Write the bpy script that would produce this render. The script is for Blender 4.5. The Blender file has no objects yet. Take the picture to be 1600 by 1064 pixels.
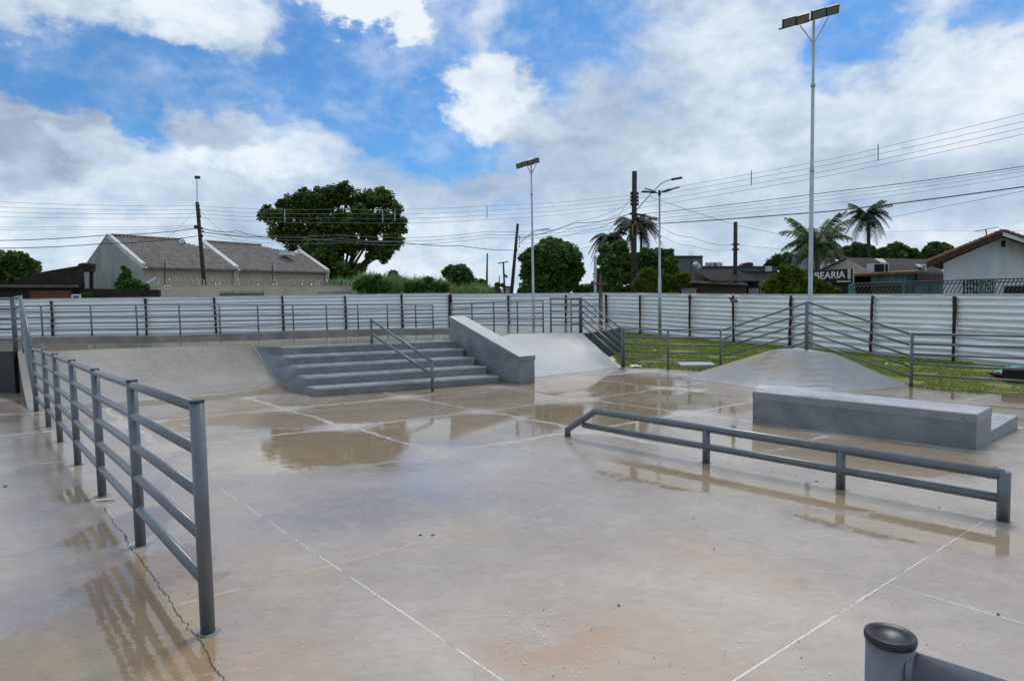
import bpy, math, random
import numpy as np
from mathutils import Vector, Matrix, noise as mnoise
R = math.radians
rnd = random.Random(7)
nr = np.random.default_rng(11)
scene = bpy.context.scene
COL = scene.collection

# ------------------------------------------------------------------ camera
FPX = 1030.0; H0 = 463.0; ROLL = .0175; CZ = 1.7
th = math.atan((532 - H0) / FPX)
fw = np.array([0, math.cos(th), -math.sin(th)])
up0 = np.array([0, math.sin(th), math.cos(th)]); rt0 = np.array([1., 0, 0])
cr, sr = math.cos(ROLL), math.sin(ROLL)
up = up0 * cr + rt0 * sr; rt = rt0 * cr - up0 * sr
cam_d = bpy.data.cameras.new('camera'); cam = bpy.data.objects.new('camera', cam_d); COL.objects.link(cam)
M = Matrix.Identity(4)
for i in range(3):
    M[i][0] = rt[i]; M[i][1] = up[i]; M[i][2] = -fw[i]
M[0][3], M[1][3], M[2][3] = 0, 0, CZ
cam.matrix_world = M
cam_d.sensor_width = 36; cam_d.lens = FPX / 1600 * 36
cam_d.clip_start = .05; cam_d.clip_end = 5000
scene.camera = cam
scene.view_settings.view_transform = 'Standard'; scene.view_settings.look = 'None'
scene.view_settings.exposure = 0.17; scene.view_settings.gamma = 1
scene.view_settings.use_curve_mapping = False
scene.render.engine = 'CYCLES'
scene.cycles.max_bounces = 6; scene.cycles.use_denoising = True

# ------------------------------------------------------------------ measured site
A_, B_, Y0 = .028, .014, 14.
def zf(x, y):                      # the park's concrete floor: a gentle drainage fall
    return -B_ * max(-25, min(25, x)) - A_ * max(-4, min(y, Y0))
DECK = .93
def zd(x, y): return zf(x, y) + DECK
def ray(px, py):
    r = fw * FPX + rt * (px - 800) - up * (py - 532)
    return r / r[1]
def proj(p):
    v = np.array(p, float) - np.array([0, 0, CZ]); d = v @ fw
    return 800 + FPX * (v @ rt) / d, 532 - FPX * (v @ up) / d
def F(px, py, f=zf):               # ground point seen at a photo position
    r = ray(px, py); lo, hi = .3, 300.
    for _ in range(50):
        m = (lo + hi) / 2
        if CZ + r[2] * m > f(r[0] * m, m): lo = m
        else: hi = m
    return Vector((r[0] * lo, lo, CZ + r[2] * lo))
def W(px, py, Y):                  # point at distance Y
    r = ray(px, py); return Vector((r[0] * Y, Y, CZ + r[2] * Y))
def ZAT(p, py):
    lo, hi = max(-8, CZ - 8 * p[1]), min(60, CZ + 8 * p[1])
    for _ in range(50):
        m = (lo + hi) / 2
        if proj((p[0], p[1], m))[1] > py: lo = m
        else: hi = m
    return lo

# ------------------------------------------------------------------ world: sky with clouds
SUN_EL, SUN_AZ = R(58), R(25)      # azimuth from +Y towards +X
world = bpy.data.worlds.new('World'); scene.world = world; world.use_nodes = True
def build_world():
    nt = world.node_tree; nt.nodes.clear()
    N = nt.nodes.new; L = nt.links.new
    def val(x): return x
    def m(op, a, b=None, c=None, clamp=False):
        n = N('ShaderNodeMath'); n.operation = op; n.use_clamp = clamp
        for i, q in enumerate((a, b, c)):
            if q is None: continue
            if isinstance(q, (int, float)): n.inputs[i].default_value = q
            else: L(q, n.inputs[i])
        return n.outputs[0]
    def smooth(x, a, b, lo=0., hi=1.):
        n = N('ShaderNodeMapRange'); n.interpolation_type = 'SMOOTHSTEP'
        L(x, n.inputs[0]); n.inputs[1].default_value = a; n.inputs[2].default_value = b
        n.inputs[3].default_value = lo; n.inputs[4].default_value = hi
        return n.outputs[0]
    out = N('ShaderNodeOutputWorld'); bg = N('ShaderNodeBackground')
    sky = N('ShaderNodeTexSky'); sky.sky_type = 'NISHITA'; sky.sun_disc = False
    sky.sun_elevation = SUN_EL; sky.sun_rotation = SUN_AZ
    sky.air_density = 1.0; sky.dust_density = .6; sky.ozone_density = 2.5
    tc = N('ShaderNodeTexCoord'); sep = N('ShaderNodeSeparateXYZ'); L(tc.outputs['Generated'], sep.inputs[0])
    x, y, z = sep.outputs
    az = m('ARCTAN2', x, y); el = m('ARCSINE', z)
    ela = m('MAXIMUM', el, 0.0)
    den = m('ADD', m('MAXIMUM', z, 0.0), .22)
    comb = N('ShaderNodeCombineXYZ'); L(m('DIVIDE', x, den), comb.inputs[0]); L(m('DIVIDE', y, den), comb.inputs[1])
    def nz(vec, sc, det, ro=.55, dist=0., off=(0, 0, 0)):
        mp = N('ShaderNodeMapping'); L(vec, mp.inputs[0]); mp.inputs['Location'].default_value = off
        n = N('ShaderNodeTexNoise'); n.inputs['Scale'].default_value = sc; n.inputs['Detail'].default_value = det
        n.inputs['Roughness'].default_value = ro; n.inputs['Distortion'].default_value = dist
        L(mp.outputs[0], n.inputs[0]); return n
    # angular space, flattened, for cloud edges as seen from the side
    ang = N('ShaderNodeCombineXYZ'); L(az, ang.inputs[0]); L(m('MULTIPLY', ela, 1.5), ang.inputs[1])
    n1 = nz(comb.outputs[0], 1.5, 6, .6, .3).outputs[0]
    n2 = nz(ang.outputs[0], 7.0, 9, .6, .25, (3, 1, 0)).outputs[0]
    n3 = nz(ang.outputs[0], 3.2, 7, .58, .2, (7, 4, 2)).outputs[0]
    n4 = nz(ang.outputs[0], 22.0, 6, .6, .3, (1, 9, 0)).outputs[0]
    warp = nz(ang.outputs[0], 6.0, 6, .62, 0., (5, 5, 5))
    ws = N('ShaderNodeSeparateColor'); L(warp.outputs[1], ws.inputs[0])
    azw = m('ADD', az, m('MULTIPLY', m('SUBTRACT', ws.outputs[0], .5), .24))
    elw = m('ADD', el, m('MULTIPLY', m('SUBTRACT', ws.outputs[1], .5), .18))
    def blob(px, py, rx, ry, tilt=0., soft=1.0):
        # an elliptical patch of sky around a direction; rx, ry are its angular half-sizes in 1/1030 rad
        d = ray(px, py); a0 = math.atan2(d[0], d[1]); e0 = math.atan2(d[2], math.hypot(d[0], d[1]))
        rx /= 1030.; ry /= 1030.
        da = m('SUBTRACT', azw, a0); de = m('SUBTRACT', elw, e0)
        c, s = math.cos(tilt), math.sin(tilt)
        u = m('DIVIDE', m('ADD', m('MULTIPLY', da, c), m('MULTIPLY', de, s)), rx)
        v = m('DIVIDE', m('SUBTRACT', m('MULTIPLY', de, c), m('MULTIPLY', da, s)), ry)
        q = m('SQRT', m('ADD', m('MULTIPLY', u, u), m('MULTIPLY', v, v)))
        return smooth(q, 1.0 + .45 * soft, 1.0 - .55 * soft)
    def total(lst):
        acc = None
        for b in lst:
            w = b[-1]; t = m('MULTIPLY', blob(*b[:-1]), w)
            acc = t if acc is None else m('ADD', acc, t)
        return acc
    gaps = total([(550, 150, 150, 80, -.35, 1., .62), (700, 200, 95, 60, -.6, 1., .6), (905, 60, 90, 60, 0, 1., .25), (470, 90, 90, 70, 0, 1., .45),
                  (600, 200, 110, 40, 0, 1., .4), (150, 150, 120, 50, -.35, 1., 1.05), (215, 95, 100, 50, -.3, 1., .6), (330, 125, 90, 35, -.4, 1., .45), (690, 35, 60, 60, 0, 1., .4),
                  (1340, 60, 60, 60, .6, 1., .55), (1570, 25, 75, 40, 0, 1., .6), (870, 30, 90, 55, 0, 1., .36),
                  (830, 160, 70, 60, 0, 1., .3), (1345, 150, 60, 25, 0, 1., .35), (400, 190, 60, 30, -.4, 1., .38),
                  (50, 90, 90, 40, -.3, 1., .45), (1000, 120, 90, 40, 0, 1., .2), (240, 385, 200, 26, 0, 1., .12),
                  (1200, 370, 140, 40, 0, 1., .12), (900, 400, 140, 40, 0, 1., .1), (310, 100, 120, 50, -.4, 1., .22)])
    adds = total([(760, 150, 62, 60, -.6, .75, .8), (830, 200, 75, 34, -.35, .8, .7), (575, 22, 85, 32, -.2, .6, .7),
                  (35, 205, 85, 100, -.6, .5, .8), (305, 175, 105, 55, -.3, .6, .6), (270, 15, 190, 30, 0, 1., .45),
                  (400, 75, 60, 65, -.6, 1., .35), (60, 20, 110, 40, 0, 1., .25), (1480, 130, 160, 70, .2, .8, .45), (1200, 250, 380, 110, 0, 1., .28), (1000, 170, 150, 90, 0, 1., .2), (1150, 40, 110, 60, 0, 1., .25)])
    base = m('ADD', .50, m('MULTIPLY', m('SUBTRACT', n1, .5), .9))
    base = m('ADD', base, m('MULTIPLY', m('SUBTRACT', n3, .5), .8))
    base = m('ADD', base, m('MULTIPLY', m('SUBTRACT', n2, .5), .55))
    base = m('ADD', base, m('MULTIPLY', m('SUBTRACT', n4, .5), .40))
    base = m('ADD', m('SUBTRACT', base, gaps), adds)
    base = m('ADD', base, smooth(el, .32, .0, 0., .30))
    dens = smooth(base, -.12, .80)
    veil = smooth(m('ADD', n2, m('MULTIPLY', m('SUBTRACT', n4, .5), .5)), .35, .75, .05, .45)
    dens = m('MAXIMUM', dens, veil)
    dark = total([(45, 215, 80, 90, -.6, .7, .85), (305, 178, 100, 48, -.3, .8, .45), (1240, 300, 260, 70, 0, 1., .2),
                  (700, 300, 130, 50, 0, 1., .25), (950, 170, 160, 110, 0, 1., .22), (300, 350, 300, 40, 0, 1., .2),
                  (880, 280, 150, 60, 0, 1., .2), (120, 90, 130, 50, -.3, 1., .3), (1500, 320, 200, 60, 0, 1., .22),
                  (400, 75, 60, 65, -.6, 1., .3)])
    bright = total([(755, 145, 60, 62, -.6, .6, .42), (840, 205, 66, 24, -.25, .6, .25), (580, 20, 80, 32, -.2, .7, .45),
                    (380, 262, 70, 24, 0, 1., .5), (120, 245, 28, 30, 0, 1., .55), (20, 168, 60, 14, 0, .8, .3),
                    (340, 15, 130, 25, 0, 1., .4), (70, 330, 120, 40, 0, 1., .4), (1450, 170, 150, 60, 0, 1., .25),
                    (60, 395, 120, 26, 0, 1., .35), (660, 380, 100, 50, 0, 1., .2), (1100, 250, 120, 35, 0, 1., .15)])
    sh = m('ADD', .68, m('MULTIPLY', m('SUBTRACT', n2, .5), 1.2))
    sh = m('ADD', sh, m('MULTIPLY', m('SUBTRACT', n3, .5), .9))
    sh = m('ADD', sh, m('MULTIPLY', m('SUBTRACT', n4, .5), .7))
    sh = m('ADD', m('SUBTRACT', sh, m('MULTIPLY', dark, .85)), m('MULTIPLY', bright, .8))
    ramp = N('ShaderNodeValToRGB'); L(sh, ramp.inputs[0])
    e = ramp.color_ramp.elements
    e[0].position = 0.0; e[0].color = (3.3, 4.1, 5.4, 1)
    e[1].position = 1.0; e[1].color = (8.0, 8.6, 9.2, 1)
    k = e.new(.5); k.color = (5.1, 6.1, 7.4, 1)
    tint = N('ShaderNodeMix'); tint.data_type = 'RGBA'; tint.blend_type = 'MULTIPLY'; tint.inputs[0].default_value = 1
    L(sky.outputs[0], tint.inputs[6]); tint.inputs[7].default_value = (.34, .74, 1.10, 1)
    mix = N('ShaderNodeMix'); mix.data_type = 'RGBA'
    L(dens, mix.inputs[0]); L(tint.outputs[2], mix.inputs[6]); L(ramp.outputs[0], mix.inputs[7])
    L(mix.outputs[2], bg.inputs[0]); bg.inputs[1].default_value = .095
    L(bg.outputs[0], out.inputs[0])
build_world()
sd = bpy.data.lights.new('sun', 'SUN'); sd.energy = 1.5; sd.angle = R(18); sd.color = (1, .97, .92)
so = bpy.data.objects.new('sun', sd); COL.objects.link(so)
sdir = Vector((math.sin(SUN_AZ) * math.cos(SUN_EL), math.cos(SUN_AZ) * math.cos(SUN_EL), math.sin(SUN_EL)))
so.rotation_euler = sdir.to_track_quat('Z', 'Y').to_euler(); so.location = (0, 0, 40)

# ------------------------------------------------------------------ object helpers
ORG = {}
def tag(o, label=None, cat=None, group=None, kind=None):
    if label: o['label'] = label
    if cat: o['category'] = cat
    if group: o['group'] = group
    if kind: o['kind'] = kind
    return o
def thing(name, label, cat, loc, group=None):
    o = bpy.data.objects.new(name, None); COL.objects.link(o); o.location = loc
    o.empty_display_size = .2
    tag(o, label, cat, group); ORG[o.name] = Vector(loc); return o
class MB:
    def __init__(s): s.v = []; s.f = []
    def add(s, vs, fs):
        b = len(s.v); s.v += [tuple(p) for p in vs]; s.f += [tuple(b + i for i in q) for q in fs]; return s
    def poly(s, pts): return s.add(pts, [tuple(range(len(pts)))])
    def hexa(s, b, t):             # bottom ring, top ring (4 each, ccw seen from above)
        n = len(b)
        return s.add(list(b) + list(t), [tuple(reversed(range(n))), tuple(range(n, 2 * n))] +
                     [(i, (i + 1) % n, n + (i + 1) % n, n + i) for i in range(n)])
    def box(s, c, ex, ey, ez):     # centre and three half-edge vectors
        c, ex, ey, ez = map(Vector, (c, ex, ey, ez))
        return s.hexa([c - ex - ey - ez, c + ex - ey - ez, c + ex + ey - ez, c - ex + ey - ez],
                      [c - ex - ey + ez, c + ex - ey + ez, c + ex + ey + ez, c - ex + ey + ez])
    def bar(s, a, b, w, h=None, upv=(0, 0, 1)):
        a, b = Vector(a), Vector(b); d = (b - a); L = d.length; d.normalize(); u = Vector(upv)
        if abs(d.dot(u)) > .95: u = Vector((1, 0, 0))
        sx = d.cross(u).normalized(); sy = sx.cross(d).normalized(); h = h or w
        return s.box((a + b) / 2, sx * (w / 2), d * (L / 2), sy * (h / 2))
    def tube(s, path, r, n=10, caps=True, closed=False):
        path = [Vector(p) for p in path]; rr = r if hasattr(r, '__len__') else [r] * len(path)
        b = len(s.v); prev = None
        for i, p in enumerate(path):
            if i == 0: t = path[1] - p
            elif i == len(path) - 1: t = p - path[-2]
            else: t = (path[i + 1] - p).normalized() + (p - path[i - 1]).normalized()
            t.normalize()
            if prev is None:
                u = Vector((0, 0, 1)) if abs(t.z) < .9 else Vector((1, 0, 0))
                u = (u - t * u.dot(t)).normalized()
            else:
                u = (prev - t * prev.dot(t)).normalized()
            prev = u; w = t.cross(u)
            for k in range(n):
                a = 2 * math.pi * k / n
                s.v.append(tuple(p + (u * math.cos(a) + w * math.sin(a)) * rr[i]))
        for i in range(len(path) - 1):
            for k in range(n):
                k2 = (k + 1) % n
                s.f.append((b + i * n + k, b + i * n + k2, b + (i + 1) * n + k2, b + (i + 1) * n + k))
        if caps:
            s.f.append(tuple(reversed(range(b, b + n))))
            e = b + (len(path) - 1) * n; s.f.append(tuple(range(e, e + n)))
        return s
    def build(s, name, mat, parent=None, smooth=False, **kw):
        org = Vector((0, 0, 0))
        if parent is not None: org = ORG.get(parent.name, Vector((0, 0, 0)))
        elif s.v and kw.get('cat'):
            a = np.array(s.v); org = Vector((a[:, 0].mean(), a[:, 1].mean(), a[:, 2].min()))
        me = bpy.data.meshes.new(name)
        me.from_pydata([tuple(Vector(p) - org) for p in s.v], [], s.f); me.update()
        if smooth: me.polygons.foreach_set('use_smooth', [len(p.vertices) <= 4 for p in me.polygons])
        me.materials.append(mat)
        o = bpy.data.objects.new(name, me); COL.objects.link(o)
        if parent is not None:
            o.parent = parent; ORG[o.name] = org
        else: o.location = org
        tag(o, **kw); return o
def bevel(o, w, seg=2):
    m = o.modifiers.new('bevel', 'BEVEL'); m.width = w; m.segments = seg; m.limit_method = 'ANGLE'; m.angle_limit = R(35)
    return o

# ------------------------------------------------------------------ materials
def mat(name, c1, c2=None, scale=3., rough=.7, metal=0., bump=0., bscale=40., spec=.5, detail=5, stretch=(1, 1, 1), r2=None, isl=0., contrast=(.3, .7), wear=(), zdirt=None):
    m = bpy.data.materials.new(name); m.use_nodes = True; nt = m.node_tree; L = nt.links.new
    b = nt.nodes['Principled BSDF']; b.inputs['Roughness'].default_value = rough; b.inputs['Metallic'].default_value = metal
    b.inputs['Specular IOR Level'].default_value = spec
    geo = nt.nodes.new('ShaderNodeNewGeometry'); mp = nt.nodes.new('ShaderNodeMapping'); L(geo.outputs['Position'], mp.inputs[0])
    mp.inputs['Scale'].default_value = stretch
    if c2:
        n = nt.nodes.new('ShaderNodeTexNoise'); n.inputs['Scale'].default_value = scale; n.inputs['Detail'].default_value = detail
        n.inputs['Roughness'].default_value = .62; L(mp.outputs[0], n.inputs[0])
        r = nt.nodes.new('ShaderNodeValToRGB'); r.color_ramp.elements[0].position = contrast[0]; r.color_ramp.elements[1].position = contrast[1]
        r.color_ramp.elements[0].color = (*c1, 1); r.color_ramp.elements[1].color = (*c2, 1)
        L(n.outputs[0], r.inputs[0]); src = r.outputs[0]
        if r2 is not None:
            q = nt.nodes.new('ShaderNodeMapRange'); L(n.outputs[0], q.inputs[0]); q.inputs[1].default_value = .3; q.inputs[2].default_value = .7
            q.inputs[3].default_value = rough; q.inputs[4].default_value = r2; L(q.outputs[0], b.inputs['Roughness'])
        if isl:
            h = nt.nodes.new('ShaderNodeHueSaturation'); L(src, h.inputs['Color'])
            q = nt.nodes.new('ShaderNodeMapRange'); L(geo.outputs['Random Per Island'], q.inputs[0])
            q.inputs[3].default_value = 1 - isl; q.inputs[4].default_value = 1 + isl; L(q.outputs[0], h.inputs['Value']); src = h.outputs[0]
        for wc, wth, wsc, wst, wam in wear:
            mp2 = nt.nodes.new('ShaderNodeMapping'); L(geo.outputs['Position'], mp2.inputs[0]); mp2.inputs['Scale'].default_value = wst
            n = nt.nodes.new('ShaderNodeTexNoise'); n.inputs['Scale'].default_value = wsc; n.inputs['Detail'].default_value = 9; n.inputs['Roughness'].default_value = .68
            L(mp2.outputs[0], n.inputs[0]); q = nt.nodes.new('ShaderNodeMapRange'); q.interpolation_type = 'SMOOTHSTEP'; L(n.outputs[0], q.inputs[0])
            q.inputs[1].default_value = wth; q.inputs[2].default_value = wth + .05; q.inputs[4].default_value = wam
            mx = nt.nodes.new('ShaderNodeMix'); mx.data_type = 'RGBA'; L(q.outputs[0], mx.inputs[0]); L(src, mx.inputs[6]); mx.inputs[7].default_value = (*wc, 1); src = mx.outputs[2]
        if zdirt:
            sp = nt.nodes.new('ShaderNodeSeparateXYZ'); L(geo.outputs['Position'], sp.inputs[0]); q = nt.nodes.new('ShaderNodeMapRange'); q.interpolation_type = 'SMOOTHSTEP'
            ad = nt.nodes.new('ShaderNodeMath'); ad.operation = 'MULTIPLY_ADD'; L(n.outputs[0], ad.inputs[0]); ad.inputs[1].default_value = zdirt[3]; L(sp.outputs[2], ad.inputs[2])
            L(ad.outputs[0], q.inputs[0]); q.inputs[1].default_value = zdirt[1]; q.inputs[2].default_value = zdirt[0]; q.inputs[3].default_value = .55; q.inputs[4].default_value = 0
            mx = nt.nodes.new('ShaderNodeMix'); mx.data_type = 'RGBA'; L(q.outputs[0], mx.inputs[0]); L(src, mx.inputs[6]); mx.inputs[7].default_value = (*zdirt[2], 1); src = mx.outputs[2]
        L(src, b.inputs['Base Color'])
    else: b.inputs['Base Color'].default_value = (*c1, 1)
    if bump:
        n = nt.nodes.new('ShaderNodeTexNoise'); n.inputs['Scale'].default_value = bscale; n.inputs['Detail'].default_value = 6
        L(mp.outputs[0], n.inputs[0]); bp = nt.nodes.new('ShaderNodeBump'); bp.inputs['Strength'].default_value = bump
        bp.inputs['Distance'].default_value = .01; L(n.outputs[0], bp.inputs['Height']); L(bp.outputs[0], b.inputs['Normal'])
    return m
m_rail = mat('grey_rail_paint', (.080, .094, .108), (.122, .140, .158), 9, .28, 0, .05, 60, .8, r2=.42, wear=[((.22, .235, .25), .66, 9, (1, 1, 1), .6), ((.045, .03, .022), .70, 26, (1, 1, 1), .8)])
m_splash = mat('paint_smear', (.17, .185, .195), (.30, .30, .29), 18, .3, 0, .2, 60)
m_cap = mat('black_plastic_cap', (.010, .012, .016), (.022, .026, .034), 20, .38, spec=.4)
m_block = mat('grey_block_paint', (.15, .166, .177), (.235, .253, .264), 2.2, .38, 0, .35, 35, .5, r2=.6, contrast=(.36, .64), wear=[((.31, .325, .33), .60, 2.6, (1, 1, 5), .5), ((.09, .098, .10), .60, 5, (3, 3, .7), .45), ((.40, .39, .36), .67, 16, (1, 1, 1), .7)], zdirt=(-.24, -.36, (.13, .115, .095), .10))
m_blockwet_lit = mat('grey_block_paint_lit_top', (.30, .315, .325), (.46, .46, .45), 1.6, .10, 0, .10, 30, .6, r2=.5, wear=[((.20, .20, .195), .58, 4, (1, 1, 1), .5)])  # wet gloss; the brighter light on top faces is put into the colour
m_tread = mat('wet_lit_tread_paint', (.27, .285, .295), (.40, .405, .40), 2.5, .16, 0, .1, 30, r2=.35)  # wet gloss, with the light falling on the treads painted in as paler grey
m_hubtop = mat('pale_ledge_top', (.38, .385, .385), (.52, .50, .46), .9, .4, 0, .15, 30, wear=[((.26, .265, .27), .60, 5, (1, 1, 1), .45)])  # paler and warmer than the ledge body
m_darkwall = mat('dark_retaining_wall', (.018, .024, .028), (.04, .048, .054), 1.2, .5, 0, .2, 20)
m_filler = mat('joint_mortar', (.36, .32, .28), (.74, .72, .68), 2.3, .6, contrast=(.40, .52), wear=[((.34, .30, .26), .56, 30, (1, 1, 1), .8)])
m_crack = mat('crack_dark', (.02, .018, .015), None, rough=.8)
m_sheet = mat('galvanised_sheet', (.76, .78, .80), (.88, .89, .90), .7, .30, .30, 0, 5, .5, r2=.45, stretch=(1, 1, 2), wear=[((.50, .46, .40), .62, 2.2, (1, 1, 3), .5), ((.20, .13, .09), .70, 6, (1, 1, .6), .6)])
m_rust = mat('rusty_dark_wood', (.018, .011, .008), (.07, .038, .024), 9, .9, 0, .6, 30)
m_wood = mat('brown_wood', (.10, .06, .03), (.2, .12, .07), 9, .85, 0, .4, 30)
m_pole = mat('dark_utility_pole', (.022, .016, .014), (.055, .042, .036), 4, .85, 0, .4, 12)
m_galv = mat('galvanised_pole', (.33, .36, .38), (.48, .51, .53), 4, .42, .5, .05, 20)
m_lampbody = mat('lamp_housing', (.012, .013, .014), None, rough=.5)
m_lampface = mat('lamp_glass', (.12, .125, .105), (.17, .17, .15), 14, .3)
m_wire = mat('black_cable', (.03, .032, .035), None, rough=.6)
m_wire2 = mat('thin_cable', (.20, .215, .24), None, rough=.5)
m_plaster = mat('stained_plaster', (.24, .245, .225), (.44, .45, .41), .9, .9, 0, .3, 12, stretch=(1, 1, .35))
m_beige = mat('beige_plaster', (.42, .355, .28), (.54, .47, .38), 1.2, .9, 0, .2, 20)
m_beige2 = mat('beige_wall_plaster', (.48, .405, .31), (.60, .52, .41), .8, .9, 0, .2, 20)
m_white = mat('white_coping', (.50, .50, .48), (.66, .66, .64), 2, .8, 0, .1, 20)
m_tile = mat('grey_clay_tile', (.155, .132, .118), (.31, .27, .245), 2.2, .85, 0, .2, 40)
m_rooffc = mat('dark_fibre_cement', (.032, .03, .028), (.085, .078, .072), 2.2, .9, 0, .2, 30)
m_brownroof = mat('old_brown_roof', (.012, .008, .006), (.035, .022, .015), 2, .95, 0, .3, 20)
m_brownwall = mat('brown_wall', (.075, .052, .042), (.12, .088, .072), 1.2, .9, 0, .3, 20)
m_orange = mat('orange_board', (.11, .03, .014), (.17, .05, .022), 2, .8)
m_dark = mat('dark_opening', (.008, .008, .008), None, rough=.9)
m_black = mat('black_sign', (.006, .006, .007), None, rough=.45)
m_letter = mat('sign_white', (.75, .75, .73), None, rough=.6)
m_teal = mat('stained_teal', (.04, .075, .07), (.14, .30, .28), 3, .8, 0, .2, 20, stretch=(1, 1, .3))
m_terra = mat('terracotta', (.085, .038, .026), (.26, .12, .08), 3, .85, 0, .3, 30)
m_wood2 = mat('eave_wood', (.03, .015, .01), (.07, .035, .022), 5, .85)
m_wwall = mat('stained_white_wall', (.44, .465, .49), (.66, .68, .70), .8, .9, 0, .15, 12, stretch=(1, 1, .3))
m_greyband = mat('grey_parapet', (.10, .11, .125), (.16, .17, .19), 1.5, .8)
m_iron = mat('dark_iron', (.04, .045, .048), None, rough=.6, metal=.3)
m_bars = mat('pale_bars', (.5, .53, .55), None, rough=.5)
m_brick = mat('dark_red_brick', (.06, .022, .018), (.11, .042, .032), 8, .9)
m_razor = mat('razor_steel', (.5, .52, .54), None, rough=.35, metal=.5)
m_yellow = mat('yellow_mark', (.55, .36, .02), None, rough=.6)
m_trunk = mat('bark', (.025, .02, .015), (.06, .047, .038), 5, .95, 0, .5, 25)
m_cloth = mat('teal_tarp', (.03, .20, .17), (.08, .38, .33), 9, .5)
m_tray = mat('rusty_tray', (.09, .03, .02), (.16, .055, .035), 9, .7)
m_litter = mat('white_plastic', (.75, .76, .77), None, rough=.5)
m_debris = mat('dark_debris', (.03, .025, .02), None, rough=.8)
m_pale = mat('pale_paint_fleck', (.7, .68, .64), None, rough=.6)
m_drop = mat('water_drop', (.35, .38, .42), None, rough=.03)
def leafmat(name, c1, c2, isl=.45, sc=1.2):
    m = mat(name, c1, c2, sc, .6, 0, 0, 1, .3, isl=isl)
    nt = m.node_tree; b = nt.nodes['Principled BSDF']
    tr = nt.nodes.new('ShaderNodeBsdfTranslucent'); mx = nt.nodes.new('ShaderNodeMixShader'); mx.inputs[0].default_value = .22
    src = b.inputs['Base Color'].links[0].from_socket; nt.links.new(src, tr.inputs[0])
    out = [n for n in nt.nodes if n.type == 'OUTPUT_MATERIAL'][0]
    nt.links.new(b.outputs[0], mx.inputs[1]); nt.links.new(tr.outputs[0], mx.inputs[2]); nt.links.new(mx.outputs[0], out.inputs[0])
    return m
lf_dark = leafmat('dark_leaves', (.035, .07, .018), (.11, .18, .04))
lf_dark2 = leafmat('big_tree_leaves', (.026, .052, .012), (.14, .21, .04), .55, .5)
lf_mid = leafmat('mid_leaves', (.045, .09, .022), (.13, .22, .05))
lf_bright = leafmat('yellow_green_leaves', (.05, .085, .008), (.17, .21, .02))
lf_fresh = leafmat('fresh_leaves', (.04, .10, .015), (.10, .22, .04))
lf_palm = leafmat('palm_leaves', (.06, .09, .04), (.17, .21, .10))
lf_palmd = leafmat('dark_palm_leaves', (.016, .028, .016), (.04, .06, .034))
lf_reed = leafmat('reed_leaves', (.06, .11, .035), (.27, .38, .14), .5, .6)
lf_grass = leafmat('lawn_blades', (.17, .23, .035), (.32, .36, .065), .25, .9)

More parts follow.
